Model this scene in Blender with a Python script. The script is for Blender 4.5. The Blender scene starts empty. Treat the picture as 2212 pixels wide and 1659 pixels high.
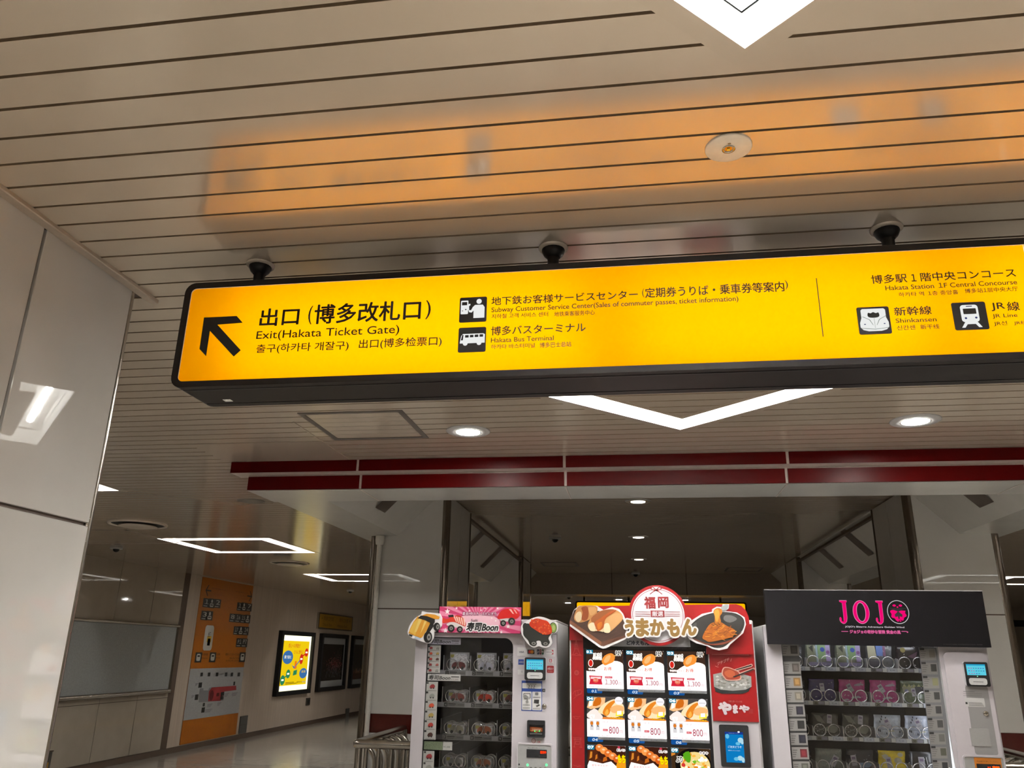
import bpy, math, random
from mathutils import Vector, Matrix
from mathutils.geometry import tessellate_polygon
random.seed(7)
SC = bpy.context.scene
COL = SC.collection

# ------------------------------------------------------------------ camera
EYE = 1.62
FPX = 1715.0                      # focal length in pixels of the 2212-wide photograph
PITCH, YAW, ROLL = math.radians(18.75), math.radians(-9.0), math.radians(1.05)
_f = Vector((math.sin(YAW) * math.cos(PITCH), math.cos(YAW) * math.cos(PITCH), math.sin(PITCH)))
_r = Vector((math.cos(YAW), -math.sin(YAW), 0))
_u = _r.cross(_f)
CR = math.cos(ROLL) * _r + math.sin(ROLL) * _u
CU = -math.sin(ROLL) * _r + math.cos(ROLL) * _u
cam_d = bpy.data.cameras.new('camera')
cam_d.sensor_fit = 'HORIZONTAL'
cam_d.sensor_width = 36.0
cam_d.lens = 36.0 * FPX / 2212.0
cam_d.clip_start = 0.02
cam = bpy.data.objects.new('camera', cam_d)
cam.matrix_world = Matrix(((CR.x, CU.x, -_f.x, 0), (CR.y, CU.y, -_f.y, 0), (CR.z, CU.z, -_f.z, EYE), (0, 0, 0, 1)))
COL.objects.link(cam)
SC.camera = cam

# ------------------------------------------------------------------ world, view
w = bpy.data.worlds.new('world')
w.use_nodes = True
w.node_tree.nodes['Background'].inputs[0].default_value = (0.5, 0.48, 0.45, 1)
w.node_tree.nodes['Background'].inputs[1].default_value = 0.02
SC.world = w
SC.view_settings.view_transform = 'Standard'
SC.view_settings.look = 'None'
SC.view_settings.gamma = 1.0
SC.view_settings.use_curve_mapping = False
SC.view_settings.exposure = 0.0

TUBE = 520.0; TUBE_FAR = 190.0        # radiance of the LED tubes in the square ceiling lights
DOWN = 560.0        # downlights
SIGN = 5.3        # fluorescent tubes inside the hanging sign

# ------------------------------------------------------------------ measuring helper
def onplane(u, v, axis, d):
    """photograph pixel -> point on the real plane axis = d"""
    q = CR * ((u - 1106) / FPX) - CU * ((v - 829.5) / FPX) + _f
    o = Vector((0, 0, EYE))
    return o + q * ((d - o[axis]) / q[axis])

def K(x0, y0, s, y):
    """crop pixel -> (x, z) on the vertical plane y"""
    def g(cx, cy):
        p = onplane(x0 + cx / s, y0 + cy / s, 1, y)
        return (p.x, p.z)
    return g

# ------------------------------------------------------------------ materials
def lin(c):
    if isinstance(c, str):
        c = c.lstrip('#')
        c = [int(c[i:i + 2], 16) / 255 for i in (0, 2, 4)]
        c = [x / 12.92 if x <= .04045 else ((x + .055) / 1.055) ** 2.4 for x in c]
    return tuple(c) + (1,)
_mc = {}
def M(name, color, rough=.5, metal=0., spec=.5, coat=0., var=.06, scale=(8, 8, 8), bump=0., ior=1.5):
    if name in _mc: return _mc[name]
    m = bpy.data.materials.new(name); m.use_nodes = True
    nt = m.node_tree; b = nt.nodes['Principled BSDF']
    c = lin(color)
    b.inputs['Roughness'].default_value = rough
    b.inputs['Metallic'].default_value = metal
    b.inputs['IOR'].default_value = ior
    b.inputs['Specular IOR Level'].default_value = spec
    b.inputs['Coat Weight'].default_value = coat
    b.inputs['Coat Roughness'].default_value = .03
    if var:
        tc = nt.nodes.new('ShaderNodeTexCoord'); mp = nt.nodes.new('ShaderNodeMapping')
        mp.inputs['Scale'].default_value = scale
        nz = nt.nodes.new('ShaderNodeTexNoise'); nz.inputs['Detail'].default_value = 3
        rp = nt.nodes.new('ShaderNodeValToRGB')
        rp.color_ramp.elements[0].position = .3; rp.color_ramp.elements[1].position = .7
        rp.color_ramp.elements[0].color = tuple(x * (1 - var) for x in c[:3]) + (1,)
        rp.color_ramp.elements[1].color = tuple(min(1, x * (1 + var)) for x in c[:3]) + (1,)
        nt.links.new(tc.outputs['Object'], mp.inputs[0]); nt.links.new(mp.outputs[0], nz.inputs[0])
        nt.links.new(nz.outputs['Fac'], rp.inputs[0]); nt.links.new(rp.outputs[0], b.inputs['Base Color'])
        if bump:
            bp = nt.nodes.new('ShaderNodeBump'); bp.inputs['Strength'].default_value = bump
            nt.links.new(nz.outputs['Fac'], bp.inputs['Height']); nt.links.new(bp.outputs[0], b.inputs['Normal'])
    else:
        b.inputs['Base Color'].default_value = c
    _mc[name] = m
    return m
PAPER = 1.0                       # reflectance of the printed sheets
def P(hexc, rough=.42):           # printed colour
    c = tuple(x * PAPER for x in lin(hexc)[:3])
    return M('print %s %.2f' % (hexc, PAPER), c, rough, var=.02, scale=(30, 30, 30))
def EM(hexc, s, sample=False):    # emission: lit screens, backlit prints, lamps, header lettering
    k = 'lit %s %.2f' % (hexc, s)
    if k in _mc: return _mc[k]
    m = bpy.data.materials.new(k); m.use_nodes = True
    nt = m.node_tree; nt.nodes.clear()
    o = nt.nodes.new('ShaderNodeOutputMaterial'); e = nt.nodes.new('ShaderNodeEmission')
    e.inputs[0].default_value = lin(hexc); e.inputs[1].default_value = s
    nt.links.new(e.outputs[0], o.inputs[0])
    m.cycles.emission_sampling = 'FRONT_BACK' if sample else 'NONE'
    _mc[k] = m
    return m
def glass(name='clear glass', tint=(1, 1, 1), f=1.45):
    if name in _mc: return _mc[name]
    m = bpy.data.materials.new(name); m.use_nodes = True
    nt = m.node_tree; nt.nodes.clear()
    o = nt.nodes.new('ShaderNodeOutputMaterial'); mx = nt.nodes.new('ShaderNodeMixShader')
    t = nt.nodes.new('ShaderNodeBsdfTransparent'); t.inputs[0].default_value = tint + (1,)
    g = nt.nodes.new('ShaderNodeBsdfGlossy'); g.inputs['Roughness'].default_value = .02
    fr = nt.nodes.new('ShaderNodeFresnel'); fr.inputs[0].default_value = f
    nt.links.new(fr.outputs[0], mx.inputs[0]); nt.links.new(t.outputs[0], mx.inputs[1])
    nt.links.new(g.outputs[0], mx.inputs[2]); nt.links.new(mx.outputs[0], o.inputs[0])
    _mc[name] = m
    return m
def translucent(name, c, gl=.04):
    if name in _mc: return _mc[name]
    m = bpy.data.materials.new(name); m.use_nodes = True
    nt = m.node_tree; nt.nodes.clear()
    o = nt.nodes.new('ShaderNodeOutputMaterial'); mx = nt.nodes.new('ShaderNodeMixShader')
    t = nt.nodes.new('ShaderNodeBsdfTranslucent'); t.inputs[0].default_value = tuple(c) + (1,)
    d = nt.nodes.new('ShaderNodeBsdfDiffuse'); d.inputs[0].default_value = tuple(c) + (1,)
    mx.inputs[0].default_value = .2
    nt.links.new(t.outputs[0], mx.inputs[1]); nt.links.new(d.outputs[0], mx.inputs[2])
    nt.links.new(mx.outputs[0], o.inputs[0])
    _mc[name] = m
    return m

ceil_m = M('beige glossy ceiling panel', (.57, .49, .40), .155, .42, .5, var=.03, scale=(.4, .4, .4))
ceil_dark = M('ceiling groove backing', (.22, .16, .10), .7)
trim_m = M('beige ceiling trim', (.62, .55, .47), .35, .2, var=.03)
tile_col = M('glossy pale column cladding', (.54, .535, .515), .012, 0, .5, var=.03, scale=(.7, .7, .7), ior=1.6)
tile_m = M('glossy light grey cladding', (.46, .445, .42), .02, 0, .5, var=.04, scale=(.7, .7, .7), ior=1.65)
joint_m = M('dark brown joint', (.07, .045, .03), .6)
steel_m = M('brushed stainless steel', (.42, .39, .35), .22, 1., var=.08, scale=(40, 40, 2))
steel_dark = M('dark bronze steel', (.16, .135, .11), .22, 1., var=.08, scale=(40, 40, 2))
chrome_m = M('bright wire', (.75, .75, .75), .18, 1., var=0)
red_m = M('deep red enamel', (.052, .0004, .0006), .35, 0, .08, var=.05)
soffit_m = M('white satin soffit panel', (.72, .72, .69), .2, .3, .5, var=.03, scale=(1, 1, 1))
wall_m = M('beige ribbed wall panel', (.46, .385, .315), .3, 0, .5, var=.16, scale=(.5, 16, .12))
wtile_m = M('greige gloss wall tile', (.36, .315, .26), .04, 0, .5, var=.04, scale=(1, 1, 1))
white_m = M('white powder-coated steel', (.32, .30, .318), .35, 0, .5, var=.02, scale=(3, 3, 3))
greym = M('grey steel', (.35, .35, .36), .38, .2, var=.05)
lgrey = M("light grey plastic", (.34, .34, .34), .45)
black_m = M('black plastic', (.008, .008, .009), .4, 0, .25, var=.2, scale=(30, 30, 30))
dark_m = M('dark interior', (.02, .02, .02), .5)
frame_m = M('dark brown anodised frame', (.012, .009, .008), .5, 0, .2, var=.15, scale=(3, 60, 60))
lampwhite = M('lamp white enamel', (.86, .86, .84), .5)
refl_m = M('reflector', (.8, .8, .8), .15, .7)
glass_m = glass()

# ------------------------------------------------------------------ mesh builder
_tc = {}
def glyphs(s, off=0.):
    k = (s, off)
    if k in _tc: return _tc[k]
    c = bpy.data.curves.new('tmp', 'FONT'); c.body = s.replace('1', '１'); c.resolution_u = 3; c.offset = off
    for i, ch in enumerate(s):            # a figure one with a flag and foot, set close
        if ch == '1':
            c.body_format[i].kerning = -7
            if i: c.body_format[i - 1].kerning -= 7
    o = bpy.data.objects.new('tmp', c); COL.objects.link(o)
    dg = bpy.context.evaluated_depsgraph_get()
    me = bpy.data.meshes.new_from_object(o.evaluated_get(dg))
    vs = [(v.co.x, v.co.y) for v in me.vertices]; fs = [tuple(p.vertices) for p in me.polygons]
    bpy.data.objects.remove(o); bpy.data.curves.remove(c); bpy.data.meshes.remove(me)
    _tc[k] = (vs, fs)
    return _tc[k]

def rr(x0, x1, z0, z1, r, n=5):
    if x0 > x1: x0, x1 = x1, x0
    if z0 > z1: z0, z1 = z1, z0
    out = []
    for cx, cz, a in ((x1 - r, z1 - r, 0), (x0 + r, z1 - r, 90), (x0 + r, z0 + r, 180), (x1 - r, z0 + r, 270)):
        for i in range(n + 1):
            t = math.radians(a + 90 * i / n)
            out.append((cx + r * math.cos(t), cz + r * math.sin(t)))
    return out
def circ(cx, cz, rx, rz=None, n=24, a0=0, a1=360):
    rz = rx if rz is None else rz
    full = abs(a1 - a0) >= 360
    return [(cx + rx * math.cos(math.radians(a0 + (a1 - a0) * i / (n if full else n - 1))),
             cz + rz * math.sin(math.radians(a0 + (a1 - a0) * i / (n if full else n - 1)))) for i in range(n)]
def grow(pts, d):
    cx = sum(p[0] for p in pts) / len(pts); cz = sum(p[1] for p in pts) / len(pts)
    out = []
    for x, z in pts:
        l = math.hypot(x - cx, z - cz) or 1
        out.append((x + (x - cx) / l * d, z + (z - cz) / l * d))
    return out
def spline(pts, n=4):
    out = []; N = len(pts)
    for i in range(N):
        p0, p1, p2, p3 = pts[i - 1], pts[i], pts[(i + 1) % N], pts[(i + 2) % N]
        for k in range(n):
            t = k / n
            out.append(tuple(.5 * (2 * p1[j] + (p2[j] - p0[j]) * t + (2 * p0[j] - 5 * p1[j] + 4 * p2[j] - p3[j]) * t * t
                                   + (3 * p1[j] - p0[j] - 3 * p2[j] + p3[j]) * t ** 3) for j in (0, 1)))
    return out
def star(cx, cz, r, rot=90, ri=.42):
    return [(cx + (r if i % 2 == 0 else r * ri) * math.cos(math.radians(rot + 36 * i)),
             cz + (r if i % 2 == 0 else r * ri) * math.sin(math.radians(rot + 36 * i))) for i in range(10)]

class MB:
    def __init__(s):
        s.v = []; s.f = []; s.mi = []; s.sm = []; s.mats = []
    def m(s, mat):
        if mat not in s.mats: s.mats.append(mat)
        return s.mats.index(mat)
    def add(s, vs, fs, mat, smooth=False):
        b = len(s.v); i = s.m(mat)
        s.v.extend(vs)
        for f in fs:
            s.f.append(tuple(b + k for k in f)); s.mi.append(i); s.sm.append(smooth)
        return s
    def box(s, x0, x1, y0, y1, z0, z1, mat, bev=0.):
        if bev:
            a = bev
            X = ((x0, x1), (y0, y1), (z0, z1)); vs = []
            for ax in range(3):
                for sx in (0, 1):
                    for sy in (0, 1):
                        for sz in (0, 1):
                            q = [X[0][sx], X[1][sy], X[2][sz]]
                            for o in range(3):
                                if o != ax: q[o] += a * (1 if (sx, sy, sz)[o] == 0 else -1)
                            vs.append(tuple(q))
            I = lambda ax, sx, sy, sz: ax * 8 + sx * 4 + sy * 2 + sz
            fs = []
            for t in (0, 1):
                fs.append((I(0, t, 0, 0), I(0, t, 1, 0), I(0, t, 1, 1), I(0, t, 0, 1)))
                fs.append((I(1, 0, t, 0), I(1, 1, t, 0), I(1, 1, t, 1), I(1, 0, t, 1)))
                fs.append((I(2, 0, 0, t), I(2, 1, 0, t), I(2, 1, 1, t), I(2, 0, 1, t)))
                for q in (0, 1):
                    fs.append((I(0, t, q, 0), I(0, t, q, 1), I(1, t, q, 1), I(1, t, q, 0)))
                    fs.append((I(0, t, 0, q), I(0, t, 1, q), I(2, t, 1, q), I(2, t, 0, q)))
                    fs.append((I(1, 0, t, q), I(1, 1, t, q), I(2, 1, t, q), I(2, 0, t, q)))
                    for r in (0, 1): fs.append((I(0, t, q, r), I(1, t, q, r), I(2, t, q, r)))
            return s.add(vs, fs, mat)
        vs = [(x, y, z) for x in (x0, x1) for y in (y0, y1) for z in (z0, z1)]
        return s.add(vs, [(0, 1, 3, 2), (4, 6, 7, 5), (0, 4, 5, 1), (2, 3, 7, 6), (0, 2, 6, 4), (1, 5, 7, 3)], mat)
    def poly(s, pts, y, mat):
        t = tessellate_polygon([[Vector((p[0], p[1], 0)) for p in pts]])
        return s.add([(p[0], y, p[1]) for p in pts], t, mat)
    def hpoly(s, pts, z, mat):     # horizontal polygon
        t = tessellate_polygon([[Vector((p[0], p[1], 0)) for p in pts]])
        return s.add([(p[0], p[1], z) for p in pts], t, mat)
    def rect(s, x0, x1, z0, z1, y, mat):
        return s.poly([(x0, z0), (x1, z0), (x1, z1), (x0, z1)], y, mat)
    def prism(s, pts, y0, y1, mat, side=None):
        n = len(pts)
        s.poly(pts, y0, mat); s.poly(pts, y1, side or mat)
        s.add([(p[0], y0, p[1]) for p in pts] + [(p[0], y1, p[1]) for p in pts],
              [(i, (i + 1) % n, n + (i + 1) % n, n + i) for i in range(n)], side or mat)
        return s
    def ring(s, a, b, y0, y1, mat, inner=None):   # frame between two loops of equal count, extruded in y
        n = len(a)
        vs = [(p[0], y, p[1]) for y in (y0, y1) for l in (a, b) for p in l]
        j = lambda i: (i + 1) % n
        s.add(vs, [(i, j(i), n + j(i), n + i) for i in range(n)] + [(2 * n + i, 2 * n + j(i), 3 * n + j(i), 3 * n + i) for i in range(n)]
              + [(i, j(i), 2 * n + j(i), 2 * n + i) for i in range(n)], mat)
        s.add(vs, [(n + i, n + j(i), 3 * n + j(i), 3 * n + i) for i in range(n)], inner or mat)
        return s
    def tube(s, pts, r, mat, n=8, closed=False, caps=True):
        pts = [Vector(p) for p in pts]; N = len(pts); vs = []; up = None
        for i, p in enumerate(pts):
            if closed: t = pts[(i + 1) % N] - pts[i - 1]
            else: t = pts[min(i + 1, N - 1)] - pts[max(i - 1, 0)]
            t.normalize()
            if up is None: up = Vector((0, 0, 1)) if abs(t.z) < .9 else Vector((1, 0, 0))
            a = t.cross(up)
            if a.length < 1e-5: a = t.cross(Vector((1, 0, 0)))
            a.normalize(); b = a.cross(t); up = b
            rad = r[i] if isinstance(r, (list, tuple)) else r
            for k in range(n):
                q = 2 * math.pi * k / n
                vs.append(tuple(p + rad * (math.cos(q) * a + math.sin(q) * b)))
        fs = []
        for i in range(N if closed else N - 1):
            for k in range(n):
                k2 = (k + 1) % n; i2 = (i + 1) % N
                fs.append((i * n + k, i * n + k2, i2 * n + k2, i2 * n + k))
        s.add(vs, fs, mat, True)
        if caps and not closed: s.add(vs[:n] + vs[-n:], [tuple(range(n)), tuple(range(n, 2 * n))], mat)
        return s
    def lathe(s, prof, c, mat, n=28, axis='z', smooth=True):   # prof: [(radius, height)]
        vs = []
        for r, h in prof:
            for k in range(n):
                a = 2 * math.pi * k / n; p = (r * math.cos(a), r * math.sin(a))
                if axis == 'z': vs.append((c[0] + p[0], c[1] + p[1], c[2] + h))
                elif axis == 'y': vs.append((c[0] + p[0], c[1] + h, c[2] + p[1]))
                else: vs.append((c[0] + h, c[1] + p[0], c[2] + p[1]))
        fs = [(i * n + k, i * n + (k + 1) % n, (i + 1) * n + (k + 1) % n, (i + 1) * n + k) for i in range(len(prof) - 1) for k in range(n)]
        return s.add(vs, fs, mat, smooth)
    def fit(s, txt, x0, x1, z0, z1, y, mat, off=0., shear=0., rot=0., _d=0):
        if off:                       # bolder strokes: the outline printed again with tiny shifts
            e = abs(z1 - z0) * off * 1.6
            nd = 14 if off >= .02 else 6
            for i, (dx, dz) in enumerate([(e * 1.2 * math.cos(6.2832 * q / nd), e * 1.2 * math.sin(6.2832 * q / nd)) for q in range(nd)]): s.fit(txt, x0 + dx, x1 + dx, z0 + dz, z1 + dz, y + .00001 * (i + 1), mat, 0., shear, rot)
        vs, fs = glyphs(txt)
        if not vs: return s
        ax = min(v[0] for v in vs); bx = max(v[0] for v in vs); az = min(v[1] for v in vs); bz = max(v[1] for v in vs)
        out = []
        for vx, vz in vs:
            fx = (vx - ax) / (bx - ax or 1); fz = (vz - az) / (bz - az or 1)
            X = x0 + fx * (x1 - x0) + shear * fz * (z1 - z0); Z = z0 + fz * (z1 - z0) + rot * fx * (x1 - x0)
            out.append((X, y, Z))
        return s.add(out, fs, mat)
    def build(s, name, parent=None, at=(0, 0, 0)):
        me = bpy.data.meshes.new(name)
        me.from_pydata([(x - at[0], y - at[1], z - at[2]) for x, y, z in s.v], [], s.f)
        for m in s.mats: me.materials.append(m)
        me.polygons.foreach_set('material_index', s.mi)
        me.polygons.foreach_set('use_smooth', s.sm)
        me.update()
        o = bpy.data.objects.new(name, me); COL.objects.link(o)
        if parent is not None: o.parent = parent
        return o

def tag(o, label, cat, group=None, kind=None):
    o['label'] = label; o['category'] = cat
    if group: o['group'] = group
    if kind: o['kind'] = kind
    return o
def thing(name, loc, label, cat, group=None, rz=0.):
    o = bpy.data.objects.new(name, None); COL.objects.link(o)
    o.empty_display_size = .1
    o.location = loc; o.rotation_euler = (0, 0, rz)
    return tag(o, label, cat, group)
class Th:
    """a thing whose parts are authored in world coordinates"""
    def __init__(s, name, loc, label, cat, group=None):
        s.at = loc; s.o = thing(name, loc, label, cat, group)
    def part(s, name, mb, parent=None, label=None):
        p = mb.build(name, parent or s.o, s.at)
        if label: p['label'] = label
        return p
def kids(o): return [c for c in COL.objects if c.parent == o]
def dup(root, loc, label, rz=None, group=None):
    r = root.copy(); COL.objects.link(r); r.location = loc; r['label'] = label
    if rz is not None: r.rotation_euler = (0, 0, rz)
    if group: r['group'] = group
    for ch in kids(root):
        c = ch.copy(); COL.objects.link(c); c.parent = r
        for g in kids(ch):
            d = g.copy(); COL.objects.link(d); d.parent = c
    return r
def structure(name, mb, label, cat, parent=None):
    o = mb.build(name, parent)
    if parent is None: tag(o, label, cat, kind='structure')
    return o

# ================================================================== THE SETTING
CZ = 2.815; PITCHY = .1019; Y0 = 1.671
def clip_out(poly, hole):
    """convex polygon minus convex hole -> list of polygons (2-D)"""
    cx = sum(p[0] for p in hole) / len(hole); cy = sum(p[1] for p in hole) / len(hole)
    res = []; cur = poly; n = len(hole)
    for i in range(n):
        a, b = hole[i], hole[(i + 1) % n]
        nx, ny = b[1] - a[1], a[0] - b[0]
        if (cx - a[0]) * nx + (cy - a[1]) * ny > 0: nx, ny = -nx, -ny
        d = [(p[0] - a[0]) * nx + (p[1] - a[1]) * ny for p in cur]     # >0 outside
        if all(x <= 1e-9 for x in d): continue
        if all(x >= -1e-9 for x in d): return [poly]
        o, q = [], []
        for k in range(len(cur)):
            p, r = cur[k], cur[(k + 1) % len(cur)]; dp, dr = d[k], d[(k + 1) % len(cur)]
            if dp >= 0: o.append(p)
            if dp <= 0: q.append(p)
            if dp * dr < 0:
                t = dp / (dp - dr); m = (p[0] + t * (r[0] - p[0]), p[1] + t * (r[1] - p[1])); o.append(m); q.append(m)
        if len(o) > 2: res.append(o)
        cur = q
        if len(cur) < 3: return [poly]
    return res
def inside(p, h):
    sg = [(h[(i + 1) % len(h)][0] - h[i][0]) * (p[1] - h[i][1]) - (h[(i + 1) % len(h)][1] - h[i][1]) * (p[0] - h[i][0]) for i in range(len(h))]
    return all(x >= 0 for x in sg) or all(x <= 0 for x in sg)
def strips(mb, x0, x1, y0, y1, z, holes, gap=.009, dep=.012):
    k0 = math.floor((y0 - Y0) / PITCHY); k1 = math.ceil((y1 - Y0) / PITCHY)
    boxes = [(min(p[0] for p in h), max(p[0] for p in h), min(p[1] for p in h), max(p[1] for p in h), h) for h in holes]
    for k in range(k0, k1):
        a = max(y0, Y0 + k * PITCHY + gap / 2); b = min(y1, Y0 + (k + 1) * PITCHY - gap / 2)
        if b <= a: continue
        ps = [[(x0, a), (x1, a), (x1, b), (x0, b)]]
        near = [q for q in boxes if q[2] < b + gap and q[3] > a - gap]
        for q in near:
            ps = [r for p in ps for r in clip_out(p, q[4])]
        for p in ps: mb.add([(x, y, z) for x, y in p], [tuple(range(len(p)))], ceil_m)
        for yy in (a, b):
            cuts = []
            for q in near:
                h = q[4]; xs = []
                for i in range(len(h)):
                    p, r = h[i], h[(i + 1) % len(h)]
                    if (p[1] - yy) * (r[1] - yy) < 0: xs.append(p[0] + (r[0] - p[0]) * (yy - p[1]) / (r[1] - p[1]))
                if len(xs) == 2: cuts.append((min(xs), max(xs)))
            cuts.sort(); cur = x0; segs = []
            for ca, cb_ in cuts:
                if ca > cur: segs.append((cur, ca))
                cur = max(cur, cb_)
            if cur < x1: segs.append((cur, x1))
            for xa, xb in segs:
                mb.add([(xa, yy, z), (xb, yy, z), (xb, yy, z + dep), (xa, yy, z + dep)], [(0, 1, 2, 3)], ceil_dark)
    ps = [[(x0, y0), (x1, y0), (x1, y1), (x0, y1)]]
    for h in holes: ps = [r for p in ps for r in clip_out(p, h)]
    for p in ps: mb.add([(x, y, z + dep) for x, y in p], [tuple(range(len(p)))], ceil_dark)

# square ring lights: (cx, cy, angle)
HALF, TW = .69, .15
DIAMONDS = [(.255, .41), (.262, 3.37), (.255, -2.55)]
FRONT = [(-4.5, .85), (5.05, 1.0), (5.05, 5.1), (5.05, -3.2)]
SQUARES = [(-4.815, 5.12), (-4.815, 9.27), (-4.815, 13.55), (-4.815, 17.8), (6.05, 13.55), (6.05, 9.27)]
def sq_holes(cx, cy, ang):
    c, s_ = math.cos(ang), math.sin(ang); o = HALF; i = HALF - TW
    tr = lambda x, y: (cx + c * x - s_ * y, cy + s_ * x + c * y)
    return [[tr(*p) for p in q] for q in (((-o, -o), (o, -o), (i, -i), (-i, -i)), ((o, -o), (o, o), (i, i), (i, -i)),
                                          ((o, o), (-o, o), (-i, i), (i, i)), ((-o, o), (-o, -o), (-i, -i), (-i, i)))]
holes = []
for cx, cy in DIAMONDS: holes += sq_holes(cx, cy, math.pi / 4)
for cx, cy in SQUARES + FRONT: holes += sq_holes(cx, cy, 0)
BX0, BX1, BY0, BY1 = -2.56, 3.06, 4.915, 15.0
XL, XR, YB, YE = -7.54, 8.7, -5.0, 26.0
c_mb = MB()
strips(c_mb, XL, XR, YB, YE, CZ, holes + [[(BX0 + .02, BY0 + .03), (BX1 - .02, BY0 + .03), (BX1 - .02, BY1 - .02), (BX0 + .02, BY1 - .02)]])
structure('ceiling', c_mb, 'beige ceiling of long narrow glossy metal strips', 'ceiling')
i_mb = MB()
strips(i_mb, -1.80, 2.29, 5.41, 14.62, 3.01, [])
structure('ceiling', i_mb, 'shaded raised strip ceiling inside the red-banded bulkhead', 'ceiling')

# floor -------------------------------------------------------------
fm = bpy.data.materials.new('polished stone floor tile'); fm.use_nodes = True
nt = fm.node_tree; b = nt.nodes['Principled BSDF']; b.inputs['Roughness'].default_value = .16
tc = nt.nodes.new('ShaderNodeTexCoord'); br = nt.nodes.new('ShaderNodeTexBrick')
br.inputs['Scale'].default_value = 1.0; br.inputs['Mortar Size'].default_value = .009
br.inputs['Brick Width'].default_value = .9; br.inputs['Row Height'].default_value = .45
br.inputs['Color1'].default_value = (.42, .385, .34, 1); br.inputs['Color2'].default_value = (.38, .345, .30, 1)
br.inputs['Mortar'].default_value = (.10, .09, .075, 1)
nz = nt.nodes.new('ShaderNodeTexNoise'); nz.inputs['Scale'].default_value = 1.0; nz.inputs['Detail'].default_value = 5
mp = nt.nodes.new('ShaderNodeMapping'); mp.inputs['Scale'].default_value = (1.2, 9, 1)
mx = nt.nodes.new('ShaderNodeMixRGB'); mx.blend_type = 'MULTIPLY'; mx.inputs[0].default_value = .5
nt.links.new(tc.outputs['Object'], br.inputs['Vector']); nt.links.new(tc.outputs['Object'], mp.inputs[0])
nt.links.new(mp.outputs[0], nz.inputs['Vector']); nt.links.new(br.outputs[0], mx.inputs[1])
nt.links.new(nz.outputs['Fac'], mx.inputs[2]); nt.links.new(mx.outputs[0], b.inputs['Base Color'])
structure('floor', MB().box(XL, XR, YB, YE, -.1, 0, fm), 'polished grey stone tile floor of the concourse', 'floor')
ylw = M('yellow tactile paving', '#c9971c', .6)
t_mb = MB().box(-3.6, -3.3, 6.0, 20, 0, .004, ylw)
for k in range(60):
    for q in range(3): t_mb.box(-3.57 + q * .09, -3.535 + q * .09, 6.1 + k * .23, 6.3 + k * .23, .004, .009, ylw)
tag(t_mb.build('tactile_paving'), 'yellow tactile strip along the corridor floor', 'tactile paving', kind='structure')

# outer walls --------------------------------------------------------
wl = MB()
wl.box(XL - .2, XL - .012, YB, 12.74, 0, CZ, joint_m)
for k in range(-8, 10):                          # tall gloss tiles below and above the glazed band
    ya = 11.92 + (k - 9) * .90; yb = min(ya + .886, 12.738)
    if yb <= ya: continue
    if ya > 12.7: continue
    wl.box(XL - .015, XL, ya, yb, .09, .848, wtile_m)
    wl.box(XL - .015, XL, ya, yb, .856, .93, wtile_m)
    wl.box(XL - .015, XL, ya, yb, 1.975, CZ, wtile_m)
wl.box(XL - .2, XL, 12.92, YE, .0, CZ, wall_m)
wl.box(XL - .2, XL, 12.74, 12.92, 0, CZ, joint_m)
structure('wall_left', wl, 'corridor wall of gloss tiles and beige ribbed panels', 'wall')
structure('baseboard_left', MB().box(XL, XL + .015, YB, YE, 0, .085, joint_m), 'thin dark skirting along the corridor wall', 'baseboard')
structure('wall_right', MB().box(XR, XR + .2, YB, YE, 0, CZ, wtile_m), 'far right concourse wall of gloss tiles', 'wall')
structure('wall_back', MB().box(XL, XR, YB - .2, YB, 0, CZ, wtile_m), 'concourse wall of gloss tiles behind the viewpoint', 'wall')
fw = MB().box(XL, XR, YE, YE + .2, 0, CZ, wtile_m)
structure('wall_far', fw, 'far end wall of gloss tiles', 'wall')
structure('trim_1', MB().box(3.2, XR, 19.9, 20.0, 2.38, 2.52, black_m), 'black band under the ceiling at far right', 'trim')

# near pillar at left ------------------------------------------------
PX, PY = -1.722, 2.318
pl = MB()
pl.box(-2.62, PX - .012, .55, PY - .02, 0, CZ, joint_m)
for ya, yb in ((.6, 1.866), (1.878, PY - .012)):
    pl.box(PX - .02, PX, ya, yb, 0, 1.979, tile_m, .002)
    pl.box(PX - .02, PX, ya, yb, 1.991, CZ - .008, tile_m, .002)
pil = structure('pillar', pl, 'pale gloss-clad pillar at the left with dark joints', 'pillar')
structure('corner_strip', MB().tube([(PX - .012, PY - .004, 0), (PX - .012, PY - .004, CZ - .012)], .014, steel_m, 12), '', '', pil)
structure('cornice', MB().box(PX - .001, PX + .034, .5, PY + .095, CZ - .014, CZ + .002, M('ceiling edge moulding', (.40, .335, .27), .35, .3), .003).box(PX - .05, PX - .001, PY - .01, PY + .05, CZ - .006, CZ + .002, joint_m), '', '', pil)

# bulkhead with the two red bands -------------------------------------
bk = MB()
FY, FY2, SZ = 4.905, 4.985, 2.632
white_edge = M('pale trim edge', (.44, .38, .35), .35, .1)
# upper band box and lower band box
bk.box(-2.685, 3.12, FY + .004, 5.06, 2.738, CZ + .01, white_edge)
bk.box(BX0 - .03, 3.08, FY2 + .004, 5.41, SZ + .003, 3.012, white_edge)
bk.add([(BX0 - .03, FY2, SZ), (3.08, FY2, SZ), (3.08, 5.41, SZ), (BX0 - .03, 5.41, SZ)], [(0, 1, 2, 3)], soffit_m)
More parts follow.
